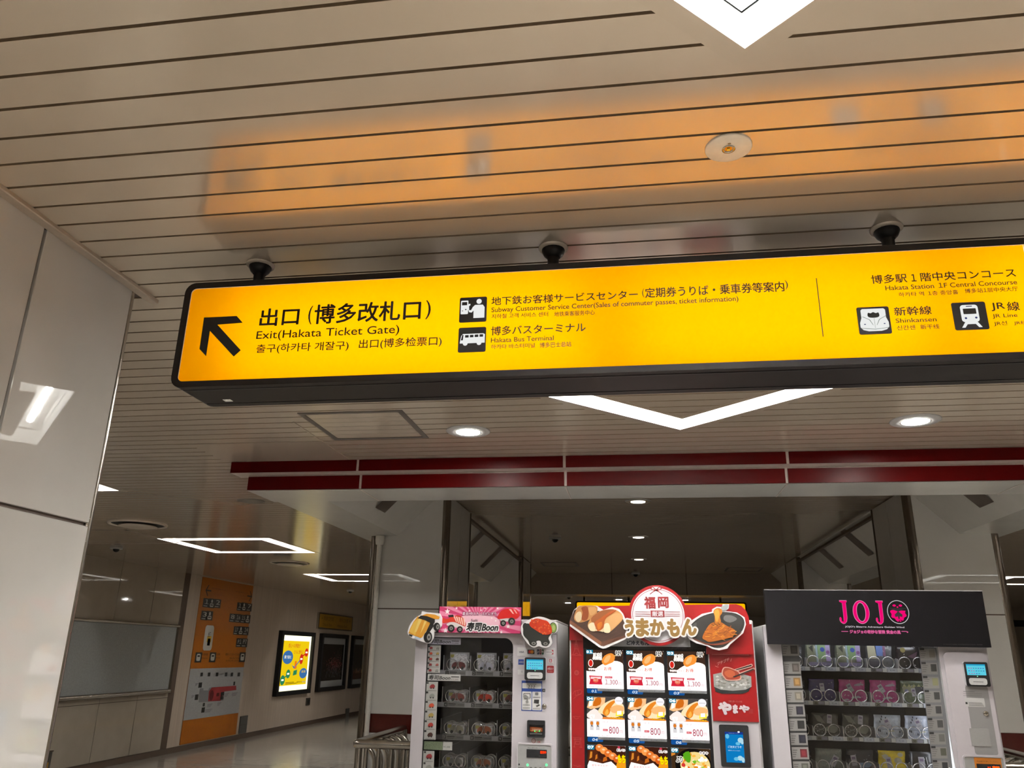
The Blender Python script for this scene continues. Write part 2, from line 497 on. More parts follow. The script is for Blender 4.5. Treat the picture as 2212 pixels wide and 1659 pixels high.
# side runs: flat soffit then sloping inner face
for sx, xo, xi, xt in ((-1, BX0, -2.18, -1.80), (1, BX1, 2.67, 2.29)):
    ya, yb = 5.41, BY1
    sec = [(xo, CZ + .01), (xo, SZ), (xi, SZ), (xt, 3.012)]
    for (a, za), (c, zc) in zip(sec[:-1], sec[1:]):
        bk.add([(a, ya, za), (c, ya, zc), (c, yb, zc), (a, yb, za)], [(0, 1, 2, 3)], soffit_m)
bk.box(-1.95, 2.45, 14.62, BY1, 2.64, 3.012, M('dark tan lintel panel', (.26, .22, .18), .3, .2))  # lintel in its own dark tan
for x in (-.45, .85): bk.box(x - .006, x + .006, 14.612, 14.621, 2.64, 3.01, joint_m)
bulk = structure('bulkhead_beam', bk, 'white bulkhead hung with two stepped deep-red bands', 'bulkhead')
bulk['kind'] = 'structure'
J = (-1.795, -.433, .925, 2.28)
for y, za, zb, xa in ((FY, 2.738, 2.812, -2.685), (FY2, SZ + .004, 2.726, -2.59)):
    edges = [xa] + [j for j in J] + [3.1]
    for i in range(len(edges) - 1):
        l, r = edges[i] + (.009 if i else 0), edges[i + 1] - .009
        structure('red_band', MB().box(l, r, y - .003, y + .004, za, zb, red_m), '', '', bulk)
seam = MB()
for j in J: seam.box(j - .004, j + .004, FY2 + .01, 5.41, SZ - .0015, SZ + .001, white_edge)
structure('panel_seam', seam, '', '', bulk)
slot_m = M('dark slot grille', (.12, .095, .08), .5)
for sx in (-1, 1):
    for ya, yb, za, zb in ((6.18, 6.44, 2.725, 2.93), (9.33, 9.56, 2.725, 3.0), (10.70, 10.95, 2.725, 2.99)):
        s_ = MB(); e = .003
        def sp(y, z):
            x = (-2.18 + (z - SZ) + e) if sx < 0 else (2.67 - (z - SZ) - e)
            return (x, y, z - e)
        s_.add([sp(ya, za), sp(yb, za), sp(yb, zb), sp(ya, zb)], [(0, 1, 2, 3)], slot_m)
        structure('vent_slot', s_, '', '', bulk)
structure('edge_rail', MB().box(-1.745, -1.70, 8.16, 12.06, 2.93, 2.955, joint_m), '', '', bulk)
structure('edge_rail', MB().box(2.27, 2.31, 8.16, 12.06, 2.93, 2.955, joint_m), '', '', bulk)

# columns --------------------------------------------------------------
maroon = M('maroon enamel band', (.05, .006, .004), .25, 0, .3)
def column(x0, x1, y0, y1, label):
    mb = MB(); g = .012; top = 3.0
    mb.box(x0 + g, x1 - g, y0 + g, y1 - g, 0, top, joint_m)
    zs = [(0, .955, tile_col), (.958, 1.105, maroon), (1.108, 1.978, tile_col), (1.988, top, tile_col)]
    ym = (y0 + y1) / 2
    for za, zb, m_ in zs:
        mb.box(x0 + .05, x1 - .05, y0, y0 + .02, za, zb, m_)
        mb.box(x0 + .05, x1 - .05, y1 - .02, y1, za, zb, m_)
        for xa, xb in ((x0, x0 + .02), (x1 - .02, x1)):
            mb.box(xa, xb, y0 + .05, ym - .004, za, zb, m_)
            mb.box(xa, xb, ym + .004, y1 - .05, za, zb, m_)
    o = structure('column', mb, label, 'column')
    for x in (x0 + .035, x1 - .035):
        for y in (y0 + .035, y1 - .035):
            structure('corner_post', MB().tube([(x, y, 0), (x, y, top)], .043, steel_dark, 14), '', '', o)
    return o
column(-2.43, -1.70, 7.158, 8.17, 'gloss-clad column with maroon band behind the white snack machine')
column(2.27, 2.97, 7.158, 8.17, 'gloss-clad column with maroon band at the right edge')
column(-2.43, -1.70, 12.06, 13.05, 'farther gloss column behind the pink header board')
column(2.27, 2.97, 12.06, 13.05, 'farther gloss column behind the black header board')

# ================================================================== CEILING FITTINGS
led_m = EM('#fffdf8', TUBE, True); led_far = EM('#fffbf4', TUBE_FAR, True)
def square_light(loc, rz, label, led_m=led_m):
    t = thing('ceiling_light', loc, label, 'ceiling light', 'square recessed ceiling lights', rz)
    o, i, D = HALF, HALF - TW, .145
    fr = MB(); e = -.002
    for a, b_ in ((o, o + .045), (i - .03, i)):
        for q in (((-b_, -b_), (b_, -b_), (a, -a), (-a, -a)), ((b_, -b_), (b_, b_), (a, a), (a, -a)), ((b_, b_), (-b_, b_), (-a, a), (a, a)), ((-b_, b_), (-b_, -b_), (-a, -a), (-a, a))):
            fr.hpoly(q, e, ceil_m)
        for s_, sg in (((b_, -1),) if a == o else ((a, 1),)):
            L = [(-s_, -s_), (s_, -s_), (s_, s_), (-s_, s_)]
            fr.add([(x, y, z) for z in (e, .01) for x, y in L], [(k, (k + 1) % 4, 4 + (k + 1) % 4, 4 + k) for k in range(4)], ceil_m)
    fr.build('trim_frame', t)
    h = MB()
    for s_ in (o, i):
        L = [(-s_, -s_), (s_, -s_), (s_, s_), (-s_, s_)]
        h.add([(x, y, z) for z in (e, D) for x, y in L], [(k, (k + 1) % 4, 4 + (k + 1) % 4, 4 + k) for k in range(4)], lampwhite)
    for q in (((-o, -o), (o, -o), (i, -i), (-i, -i)), ((o, -o), (o, o), (i, i), (i, -i)), ((o, o), (-o, o), (-i, i), (i, i)), ((-o, o), (-o, -o), (-i, -i), (-i, i))):
        h.hpoly(q, D, lampwhite)
    # shadow gap where the side cheek meets the top plate
    for s_, d_ in ((o, -.0015), (i, .0015)):
        s_ += d_
        L = [(-s_, -s_), (s_, -s_), (s_, s_), (-s_, s_)]
        h.add([(x, y, z) for z in (.088, .093) for x, y in L], [(k, (k + 1) % 4, 4 + (k + 1) % 4, 4 + k) for k in range(4)], M('black gap', (.001, .001, .001), .9, var=0, spec=0))
    h.build('trough', t)
    c = (o + i) / 2; l = .56
    for p0, p1 in (((-l, -c, 0), (l, -c, 0)), ((c, -l, 0), (c, l, 0)), ((l, c, 0), (-l, c, 0)), ((-c, l, 0), (-c, -l, 0))):
        MB().tube([(p0[0], p0[1], D - .03), (p1[0], p1[1], D - .03)], .013, led_m, 8).build('led_tube', t)
    return t
lab_d = ['white lit corner of a square ceiling light at the top edge', 'square white ceiling light set cornerwise below the yellow sign',
         'cornerwise square light behind the viewpoint']
lab_f = ['square light mirrored in the left column face', 'square light mirrored in the right column face', 'square light right of the red bands, outside the view', 'square light behind the viewpoint at the right']
lab_s = ['square light whose corner peeps past the left pillar', 'whole square outline light in the left corridor ceiling', 'square light partly behind the left column', 'deepest square light of the left corridor',
         'square light seen in the gap right of the right column', 'square light hidden beyond the right column']
first = None
for (x, y), l in zip(DIAMONDS, lab_d):
    if first is None: first = square_light((x, y, CZ), math.pi / 4, l)
    else: dup(first, (x, y, CZ), l, math.pi / 4)
for (x, y), l in zip(FRONT, lab_f): dup(first, (x, y, CZ), l, 0.)
first = None
for (x, y), l in zip(SQUARES, lab_s):
    if first is None: first = square_light((x, y, CZ), 0., l, led_far)
    else: dup(first, (x, y, CZ), l, 0.)

down_m = EM('#fffaf2', DOWN, True)
down_lo = EM('#fff4e4', DOWN * .012, True)
def downlight(loc, label, R, lit, em, group):
    t = thing('downlight', loc, label, 'downlight', group)
    MB().lathe([(R * .55, -.001), (R * .58, -.006), (R * .96, -.004), (R, 0), (R, .004)], (0, 0, 0), M('grey downlight rim', (.36, .36, .36), .45) if lit else refl_m, 40).build('rim', t)
    MB().lathe([(R * .60, -.0065), (R * .57, -.0075), (R * .54, -.005)], (0, 0, 0), refl_m, 32).build('reflector', t)
    MB().lathe([(.0005, -.0055), (R * .55, -.005)], (0, 0, 0), em, 32, smooth=False).build('lamp', t)
    return t
d0 = downlight((-.925, 4.275, CZ - .003), 'lit round downlight beside the ceiling hatch', .125, True, down_m, 'lit round downlights before the red bands')
dup(d0, (1.468, 4.275, CZ - .003), 'lit round downlight at the right, above the red bands')
d1 = downlight((.03, 7.593, 3.007), 'dim round downlight nearest the red bands in the raised ceiling', .126, False, down_lo, 'dim downlights in the raised ceiling')
dup(d1, (.03, 10.012, 3.007), 'dim round downlight in the middle of the raised ceiling row')
dup(d1, (.032, 12.42, 3.007), 'dim round downlight deepest in the raised ceiling row')
for (u, v), l in zip(((1337, 1295), (1480, 1296), (1227, 1302)), ('far downlight left of the round topper sign', 'far downlight right of the round topper sign', 'far downlight left of the far yellow sign')):
    p = onplane(u, v, 2, CZ - .003)
    q = dup(d0, p, l, group='far downlights past the lintel')

# emergency light: round beige disc
et = thing('emergency_light', (.257, 1.73, CZ), 'round beige disc light fitting on the yellow-lit ceiling', 'emergency light')
disc_m = M('ivory plastic disc', (.74, .67, .56), .4)
MB().lathe([(.0005, -.0045), (.055, -.0045), (.057, -.003), (.057, 0)], (0, 0, 0), disc_m, 40).build('cover_disc', et)
MB().lathe([(.0155, -.0047), (.016, -.007), (.012, -.007), (.011, -.005)], (0, 0, 0), steel_m, 24).build('lens_ring', et)
MB().lathe([(.0005, -.0053), (.0095, -.0051)], (0, 0, 0), M('amber reflector', '#b98a1c', .25, .8), 20).box(-.004, .004, -.004, .004, -.0075, -.005, M('led chip', '#e8c23a', .3)).build('lens', et)
MB().lathe([(.0005, -.0056), (.004, -.0053)], (0, -.022, 0), M('sensor dot', '#7a6a50', .4), 12).build('sensor', et)

# ceiling access hatch
ht = thing('access_hatch', (-1.475, 4.115, CZ), 'square access hatch in the strip ceiling left of the lit downlight', 'ceiling hatch')
hm = M('grey-brown hatch frame', (.10, .088, .075), .6, 0)
a0, a1, b0, b1 = -.29, .288, -.277, .285
h_ = MB()
for q in ((a0, a1, b0, b0 + .03), (a0, a1, b1 - .03, b1), (a0, a0 + .03, b0, b1), (a1 - .03, a1, b0, b1)): h_.box(q[0], q[1], q[2], q[3], -.003, .004, hm)
h_.build('hatch_frame', ht)
g_ = MB()
for k in range(6): g_.box(a0 + .032, a1 - .032, b0 + .032 + k * .083, b0 + .11 + k * .083, -.0015, .003, ceil_m)
g_.build('hatch_panel', ht)
h2 = dup(ht, (-1.24, 13.16, 3.008), 'far thin-framed hatch at the left of the raised ceiling', group='hatches in the raised ceiling')
dup(ht, (1.75, 13.9, 3.008), 'far thin-framed hatch at the right of the raised ceiling', group='hatches in the raised ceiling')

# plain ceiling plate by the left end of the red bands
structure('trim_2', MB().box(-2.72, -1.86, 4.42, 4.90, CZ - .003, CZ + .001, ceil_m).box(-1.86, -1.852, 4.0, 4.90, CZ - .0035, CZ + .001, ceil_m), 'plain ceiling plate at the left end of the red bands', 'ceiling plate')

# round air diffusers and speakers
def diffuser(loc, R, label):
    t = thing('air_diffuser', loc, label, 'air vent', 'round ceiling air diffusers')
    MB().lathe([(R, .0), (R * .98, -.010), (R * .92, -.014), (R * .88, -.004), (R * .87, .01)], (0, 0, 0), trim_m, 40).build('outer_ring', t)
    MB().lathe([(R * .88, -.001), (R * .5, -.001)], (0, 0, 0), dark_m, 40).build('gap', t)
    MB().lathe([(.0005, -.040), (R * .45, -.038), (R * .62, -.030), (R * .66, -.024), (R * .55, -.012), (R * .3, 0)], (0, 0, 0), trim_m, 40).build('centre_plate', t)
    return t
v0 = diffuser((-5.06, 7.52, CZ - .001), .29, 'large round air vent beside the left pillar')
dup(v0, tuple(onplane(625, 1216, 2, CZ - .001)), 'round air vent past the square corridor light')
spk_m = M('grey perforated speaker', (.19, .165, .14), .6)
for u, v, r, l in ((542, 1082, .115, 'round grey ceiling speaker near the red bands'), (609, 1199, .11, 'round grey ceiling speaker by the corridor square light')):
    p = onplane(u, v, 2, CZ)
    t = thing('ceiling_speaker', p, l, 'speaker', 'round ceiling speakers')
    MB().lathe([(.0005, -.006), (r * .9, -.006)], (0, 0, 0), spk_m, 32).build('grille', t)
    MB().lathe([(r * .9, -.0065), (r, -.004), (r, 0)], (0, 0, 0), spk_m, 32).build('rim', t)
# access outline on corridor ceiling
p = onplane(250, 1160, 2, CZ - .001)
t = thing('access_hatch', p, 'faint outlined hatch in the corridor ceiling beside the pillar', 'ceiling hatch')
o_ = MB(); hm2 = M('hatch outline', (.28, .23, .18), .5)
for q in ((-.75, .5, -.55, -.52), (-.75, .5, .52, .55), (-.75, -.72, -.55, .55), (.47, .5, -.55, .55)): o_.box(q[0], q[1], q[2], q[3], -.002, .002, hm2)
o_.build('hatch_frame', t)

# cameras and detectors
def detector(loc, label, cat, name, group):
    t = thing(name, loc, label, cat, group)
    MB().lathe([(.075, 0), (.075, -.02), (.07, -.025), (.0005, -.026)], (0, 0, 0), lgrey, 24).build('base', t)
    MB().lathe([(.04, -.026), (.036, -.045), (.02, -.06), (.0005, -.064)], (0, 0, 0), black_m, 20).build('dome', t)
    return t
s0 = detector(tuple(onplane(1199, 1161, 2, 3.009)), 'small dome camera left of the dim downlight row', 'camera', 'surveillance_camera', 'small ceiling cameras')
dup(s0, tuple(onplane(1373, 1238, 2, 3.009)), 'small dome camera before the lintel, above the round topper')
dup(s0, tuple(onplane(252, 1182, 2, CZ - .001)), 'small dome camera in the corridor ceiling by the pillar')
dup(s0, tuple(onplane(757, 1275, 2, CZ - .001)), 'small dome camera near the end of the corridor ceiling')
dup(s0, tuple(onplane(1229, 1288, 2, CZ - .001)), 'small dome camera past the lintel, above the bread picture')

# ================================================================== HANGING SIGN
SY0, SY1, SX0, SX1, SB, ST = 2.09, 2.29, -1.378, 2.32, 2.362, 2.709
sg = Th('hanging_sign', (.47, 2.19, SB), 'long backlit yellow station sign in a black frame hung below the ceiling', 'sign')
outer = rr(SX0, SX1, SB, ST, .034, 6); innr = rr(SX0 + .022, SX1 - .022, SB + .019, ST - .020, .016, 6)
whitebox = M('sign inside white', (.85, .85, .82), .6)
fr = MB().ring(outer, innr, SY0, SY1, frame_m, whitebox)
for y in (SY0 + .03, SY1 - .03): fr.box(SX0 + .03, SX1 - .03, y - .003, y + .003, SB - .0015, SB + .001, black_m)
sg.part('frame', fr)
pan = MB(); orange = translucent('backlit orange acrylic', (1.0, .45, .0))
pan.poly([(min(1.058, x), z) for x, z in rr(SX0 + .021, 1.3, SB + .018, ST - .019, .016, 6)], SY0 + .004, orange)
pan.poly([(max(1.0595, x), z) for x, z in rr(.9, SX1 - .021, SB + .018, ST - .019, .016, 6)], SY0 + .004, orange)
sg.part('light_panel', pan)
sg.part('back_panel', MB().rect(SX0 + .02, SX1 - .02, SB + .015, ST - .015, SY1 - .004, whitebox))
tube_m = EM('#fff6e6', SIGN, True)
for z in (2.455, 2.59):
    for xa, xb in ((-1.22, -.12), (.0, .80), (.92, 1.55), (1.65, 2.2)):
        sg.part('lamp_tube', MB().tube([(xa, 2.2, z), (xb, 2.2, z)], .0125, tube_m, 8))
for x in (-1.19, -.225, .752, 1.72):
    hb = MB().tube([(x, 2.19, ST - .004), (x, 2.19, CZ - .03)], .018, black_m, 14)
    hb.lathe([(.034, 0), (.036, -.012), (.03, -.026), (.02, -.036)], (x, 2.19, CZ), black_m, 20)
    hg = sg.part('hanger', hb)
    sg.part('cover_cap', MB().lathe([(.046, -.001), (.044, -.006), (.035, -.008)], (x, 2.19, CZ), trim_m, 24), hg)
sg.part('sticker', MB().box(-1.272, -1.247, 2.215, 2.235, SB - .002, SB - .0005, P('#d8d8d4')), label='small white sticker under the sign')

YL = SY0 + .002          # lettering layer
ink = M('sign black vinyl', (.006, .005, .005), .5, var=0)
ws = EM('#f4f6f4', .92)
def T(mb, k, s, tl, bl, tr, mat=ink, off=0., y=YL, **kw):
    """tl/bl: top and bottom of the first character, tr: right end of the line (crop pixels)"""
    a, b_, c = k(*tl), k(*bl), k(*tr)
    mb.fit(s, b_[0], c[0], b_[1], a[1], y, mat, off, **kw)
k1 = K(340, 480, 3.3515, SY0); k2 = K(960, 480, 2.765, SY0); k3 = K(1700, 460, 3.77, SY0)
B = .012
ex = MB()
T(ex, k1, '出口', (745, 628), (735, 752), (1020, 700), off=B)
T(ex, k1, '(', (1095, 605), (1084, 738), (1116, 700), off=.003)
T(ex, k1, '博多改札口', (1140, 598), (1130, 735), (1900, 690), off=B)
T(ex, k1, ')', (1936, 565), (1938, 700), (1974, 690), off=.003)
T(ex, k1, 'Exit(Hakata Ticket Gate)', (715, 788), (710, 862), (1748, 800), off=.004)
T(ex, k1, '출구(하카타 개잘구)', (712, 885), (710, 955), (1382, 900), off=.006)
T(ex, k1, '出口(博多检票口)', (1462, 848), (1455, 922), (2055, 890), off=.006)
sg.part('lettering', ex)
ar = [k1(*p) for p in ((335, 688), (572, 677), (615, 726), (432, 740), (601, 925), (550, 971), (378, 785), (350, 968), (302, 916))]
sg.part('arrow', MB().poly(ar, YL, ink))
def picto(pts_tl, pts_br, k):
    a, b_ = k(*pts_tl), k(*pts_br)
    return a[0], b_[0], b_[1], a[1]
def pm(mb, bb, shapes):
    x0, x1, z0, z1 = bb
    g = lambda p: (x0 + p[0] * (x1 - x0), z0 + p[1] * (z1 - z0))
    for i, (pts, m_) in enumerate(shapes): mb.poly([g(p) for p in pts], YL - .0007 * (i + 1), m_)
def square(bb): return MB().poly(rr(*bb, (bb[1] - bb[0]) * .06, 3), YL, ink)
bb = picto((92, 450), (250, 592), k2); q = square(bb)
pm(q, bb, [(rr(.05, .32, .33, .87, .03), ws), (rr(.09, .28, .68, .81, .01), ink), (rr(.1, .14, .44, .47, .005), ink), (circ(.24, .5, .025), ink),
           (circ(.72, .80, .095, .10), ws), ([(.53, .14), (.93, .14), (.93, .56), (.86, .66), (.58, .66), (.50, .58), (.44, .46), (.37, .46), (.36, .62), (.41, .66), (.40, .72), (.33, .70), (.32, .52), (.37, .38), (.46, .36), (.53, .44)], ws)])
sg.part('ticket_pictogram', q)
bb = picto((85, 630), (245, 772), k2); q = square(bb)
pm(q, bb, [([(.06, .40), (.10, .66), (.16, .74), (.90, .74), (.96, .70), (.96, .36), (.06, .36)], ws), (circ(.26, .35, .085), ws), (circ(.76, .35, .085), ws)] +
   [(rr(.25 + i * .175, .38 + i * .175, .58, .68, .008), ink) for i in range(4)] + [([(.11, .46), (.15, .68), (.20, .68), (.18, .46)], ink)])
sg.part('bus_pictogram', q)
sv = MB()
T(sv, k2, '地下鉄お客様サービスセンター', (285, 445), (280, 495), (1155, 440), off=.008)
T(sv, k2, '(', (1185, 395), (1182, 448), (1194, 440), off=.002)
T(sv, k2, '定期券うりば・乗車券等案内', (1203, 392), (1200, 450), (2030, 390), off=.008)
T(sv, k2, ')', (2032, 345), (2038, 400), (2054, 390), off=.002)
T(sv, k2, 'Subway Customer Service Center(Sales of commuter passes, ticket information)', (285, 508), (280, 545), (1757, 470), off=.006)
T(sv, k2, '지하철 고객 서비스 센터', (285, 548), (281, 575), (618, 555), off=.006)
T(sv, k2, '地铁乘客服务中心', (660, 533), (656, 562), (898, 550), off=.006)
T(sv, k2, '博多バスターミナル', (283, 622), (278, 675), (843, 640), off=.008)
T(sv, k2, 'Hakata Bus Terminal', (280, 690), (277, 718), (652, 690), off=.006)
T(sv, k2, '하카타 바스터미널', (280, 730), (277, 757), (540, 740), off=.006)
T(sv, k2, '博多巴士总站', (572, 718), (569, 748), (757, 735), off=.006)
sg.part('lettering', sv)
a, b_ = k3(240, 528), k3(302, 1005)
sg.part('divider_line', MB().rect(a[0] - .0012, a[0] + .0012, b_[1], a[1], YL, ink))
st = MB()
T(st, k3, '博多駅', (697, 505), (693, 575), (978, 530), off=.008)
T(st, k3, '1', (1021, 497), (1019, 555), (1054, 530), off=.012)
T(st, k3, '階中央コンコース', (1098, 485), (1095, 555), (1862, 480), off=.008)
T(st, k3, 'Hakata Station 1F Central Concourse', (808, 588), (806, 628), (1877, 570), off=.006)
T(st, k3, '하카타 역 1층 중앙홀', (918, 645), (914, 680), (1398, 650), off=.006)
T(st, k3, '博多站1层中央大厅', (1458, 615), (1454, 652), (1884, 620), off=.006)
T(st, k3, '新幹線', (882, 765), (880, 835), (1178, 790), off=.008)
T(st, k3, 'Shinkansen', (892, 858), (890, 893), (1220, 870), off=.006)
T(st, k3, '신칸센', (903, 915), (900, 952), (1046, 930), off=.006)
T(st, k3, '新干线', (1095, 908), (1092, 945), (1242, 920), off=.006)
T(st, k3, 'JR', (1680, 730), (1672, 797), (1780, 770), off=.008)
T(st, k3, '線', (1808, 722), (1803, 795), (1898, 770), off=.008)
T(st, k3, 'JR Line', (1683, 822), (1680, 860), (1880, 840), off=.006)
T(st, k3, 'JR선', (1695, 880), (1692, 920), (1796, 900), off=.006)
T(st, k3, 'JR线', (1857, 877), (1855, 913), (1960, 895), off=.006)
sg.part('lettering', st)
bb = picto((570, 765), (862, 990), k3); bb = (k3(572, 880)[0] + .002, k3(845, 880)[0], k3(600, 990)[1], k3(575, 768)[1]); q = square(bb)
blue = P('#1b2e7a'); gl = P('#8fa0a0')
pm(q, bb, [([(.12, .60), (.12, .88), (.17, .93), (.83, .93), (.88, .88), (.88, .60), (.94, .42), (.94, .26), (.86, .16), (.70, .11), (.30, .11), (.14, .16), (.06, .26), (.06, .42)], ws),
           (spline([(.32, .66), (.34, .78), (.42, .76), (.5, .80), (.58, .76), (.66, .78), (.68, .66), (.6, .60), (.4, .60)], 3), ink),
           (circ(.20, .36, .03, .018), blue), (circ(.80, .36, .03, .018), blue), (rr(.495, .505, .2, .6, .001), gl), ([(.08, .22), (.5, .17), (.92, .22), (.92, .2), (.5, .15), (.08, .2)], gl),
           ([(.14, .62), (.34, .5), (.44, .3), (.45, .31), (.36, .51), (.14, .64)], gl), ([(.86, .62), (.66, .5), (.56, .3), (.55, .31), (.64, .51), (.86, .64)], gl)])
sg.part('bullet_train_pictogram', q)
bb = (k3(1348, 840)[0] + .002, k3(1635, 840)[0], k3(1380, 955)[1], k3(1345, 730)[1]); q = square(bb)
pm(q, bb, [(rr(.24, .76, .28, .90, .10), ws), ([(.32, .28), (.20, .08), (.30, .08), (.38, .2), (.62, .2), (.70, .08), (.80, .08), (.68, .28)], ws), (rr(.31, .69, .56, .76, .02), ink),
           (rr(.41, .59, .82, .85, .01), blue), (circ(.35, .41, .035), blue), (circ(.65, .41, .035), blue)])
sg.part('train_pictogram', q)

# ================================================================== CORRIDOR WALL
WR = math.pi / 2                 # local x runs along +Y, local -y faces the corridor
def wall_thing(name, y, label, cat, group=None): return thing(name, (XL, y, 0), label, cat, group, WR)
# recessed whiteboard-like glazed band with two steel rails
wb = wall_thing('notice_board', 8.6, 'blank grey-blue glazed board between two steel rails on the corridor wall', 'board')
MB().box(-4.2, 4.11, -.012, .012, .97, 1.94, joint_m).build('backing', wb)
gb = M('blue-grey glass board', (.33, .345, .345), .1, 0, .5)
for a, b_ in ((-4.2, -.0), (.006, 4.08)): MB().box(a, b_, -.02, -.010, .985, 1.93, gb).build('pane', wb)
MB().tube([(-4.2, -.03, 1.955), (4.14, -.03, 1.955)], .022, steel_m, 12).build('top_rail', wb)
MB().tube([(-4.2, -.05, .955), (4.08, -.05, .955)], .03, steel_m, 12).build('bottom_rail', wb)
MB().box(4.08, 4.13, -.03, .0, .955, 1.955, steel_m).build('end_stile', wb)

# big orange guide panel
gp = wall_thing('guide_panel', 14.28, 'tall orange wall panel with platform numbers and a station map', 'guide map')
org = M('orange vinyl', '#a05a04', .38); gx0, gx1 = -.985, .96
MB().box(gx0, gx1, -.009, -.001, .10, 2.80, org).build('panel', gp)
wm = M('matt white map sheet', '#9a9b9c', .45)
MB().rect(gx0, gx1, .47, 1.282, -.0095, wm).build('map_sheet', gp)
KW = 4.2537 # crop scale 808/190
def kw(cx, cy):
    p = onplane(380 + cx / KW, 1230 + cy / KW, 0, XL); return (p.y - 14.28, p.z)
bk_ = P('#1c1d1c'); wt_ = P('#b9b9b4')
tx = MB()
def gbox(tl, br, y, m_):
    a, b_ = kw(*tl), kw(*br); tx.rect(a[0], b_[0], b_[1], a[1], y, m_)
brn = P('#3a2008')
for q, sgn in (((268, 190), 1), ((695, 250), -1)):
    c = kw(*q); s_ = .05; tx = MB()
    tx.poly([(c[0], c[1]), (c[0] + sgn * s_ * 1.6, c[1] + s_ * 1.9), (c[0] + sgn * s_ * 2.2, c[1] + s_ * 1.9), (c[0] + sgn * s_ * .9, c[1] + s_ * .25),
             (c[0] + sgn * s_ * 4, c[1] + s_ * .25), (c[0] + sgn * s_ * 4, c[1] - s_ * .25), (c[0] + sgn * s_ * .9, c[1] - s_ * .25), (c[0] + sgn * s_ * 2.2, c[1] - s_ * 1.9), (c[0] + sgn * s_ * 1.6, c[1] - s_ * 1.9)], -.0095, bk_); tx.build('arrow', gp)
tx = MB()
def gtext(s, tl, br, m_=None, y=-.0095, rot=0):
    a, b_ = kw(*tl), kw(*br); tx.fit(s, a[0], b_[0], b_[1], a[1], y, m_ or brn)
gtext('地下鉄空港線のりば', (328, 168), (450, 195)); gtext('Subway Airport Line', (318, 198), (430, 215)); gtext('공항선 机场线', (318, 222), (440, 242)); tx.build('lettering', gp); tx = MB()
gtext('地下鉄改札口のりば', (545, 198), (655, 225)); gtext('Ticket Gate', (545, 232), (650, 250)); gtext('개찰구 检票口', (530, 256), (655, 276)); tx.build('lettering', gp)
for s, tl, br in (('1', (250, 262), (300, 352)), ('', (304, 265), (346, 358)), ('2', (354, 270), (402, 358)), ('3', (232, 378), (280, 468)), ('', (282, 380), (328, 470)),
                  ('1', (562, 302), (600, 382)), ('', (602, 302), (640, 385)), ('7', (648, 310), (688, 388)), ('8', (492, 404), (536, 486)), ('16', (544, 408), (588, 490)),
                  ('15', (594, 415), (632, 495)), ('', (634, 415), (674, 497)), ('17', (530, 522), (568, 602)), ('', (570, 522), (612, 604)), ('24', (616, 525), (660, 606)), ('P1', (555, 632), (598, 714)), ('P7', (602, 634), (648, 716))):
    a, b_ = kw(*tl), kw(*br); w_ = b_[0] - a[0]; h_ = a[1] - b_[1]; tx = MB()
    tx.rect(a[0], b_[0], b_[1], a[1], -.0095, bk_)
    if s: tx.fit(s, a[0] + w_ * .25, a[0] + w_ * .85, a[1] - h_ * .62, a[1] - h_ * .12, -.0105, wt_); tx.rect(a[0] + w_ * .12, b_[0] - w_ * .3, b_[1] + h_ * .12, b_[1] + h_ * .19, -.0105, wt_)
    else:
        tx.poly(rr(a[0] + w_ * .2, a[0] + w_ * .8, b_[1] + h_ * .12, b_[1] + h_ * .48, .02, 3), -.0105, wt_); tx.poly(circ(a[0] + w_ * .5, b_[1] + h_ * .72, w_ * .14), -.0105, wt_)
        tx.rect(a[0] + w_ * .28, a[0] + w_ * .72, b_[1] + h_ * .26, b_[1] + h_ * .38, -.0113, bk_)
    tx.build('platform_plate' if s else 'facility_plate', gp)
for tl, br in (((178, 762), (226, 855)), ((310, 762), (356, 852)), ((585, 762), (628, 850))):
    a, b_ = kw(*tl), kw(*br); w_ = b_[0] - a[0]; h_ = a[1] - b_[1]; tx = MB()
    tx.rect(a[0], b_[0], b_[1], a[1], -.0095, bk_); tx.poly(rr(a[0] + w_ * .2, b_[0] - w_ * .2, b_[1] + h_ * .15, a[1] - h_ * .15, .03, 3), -.0105, wt_)
    tx.rect(a[0] + w_ * .32, b_[0] - w_ * .32, a[1] - h_ * .45, a[1] - h_ * .28, -.0113, bk_); tx.build('train_plate', gp)
tx = MB()
gtext('新幹線', (235, 768), (288, 793)); gtext('Shinkansen', (233, 805), (286, 822)); gtext('JR線', (362, 768), (400, 793)); gtext('JR Line', (362, 806), (400, 822)); tx.build('lettering', gp); tx = MB()
gtext('博多バスターミナル', (452, 768), (580, 793)); gtext('Hakata Bus Terminal', (490, 806), (580, 822)); gtext('하카타 버스터미널', (455, 830), (580, 848))
tx.build('lettering', gp)
tx = MB()
for i, cx in enumerate((180, 230, 298, 372, 455, 508, 572)):
    if i: gbox((cx - 8, 948), (cx + 10, 982), -.0105, bk_)
    for r in range(3): gbox((cx + 14, 946 + r * 13), (cx + 50, 951 + r * 13), -.0105, greym)
mg = P('#77787a'); mr = P('#8d2a2e')
tx.poly([kw(*p) for p in ((215, 1092), (248, 1092), (248, 1112), (292, 1112), (300, 1090), (318, 1084), (400, 1078), (436, 1180), (430, 1205), (205, 1222), (205, 1155))], -.0105, mg)
tx.poly([kw(*p) for p in ((298, 1120), (325, 1085), (548, 1068), (550, 1108), (440, 1122), (404, 1208), (290, 1212))], -.0112, mr)
for tl, br in (((205, 1040), (230, 1086)), ((172, 1150), (196, 1198)), ((243, 1228), (258, 1258)), ((232, 1270), (256, 1314)), ((525, 1032), (536, 1064)), ((410, 1128), (436, 1160)), ((405, 1166), (430, 1195))): gbox(tl, br, -.0118, bk_)
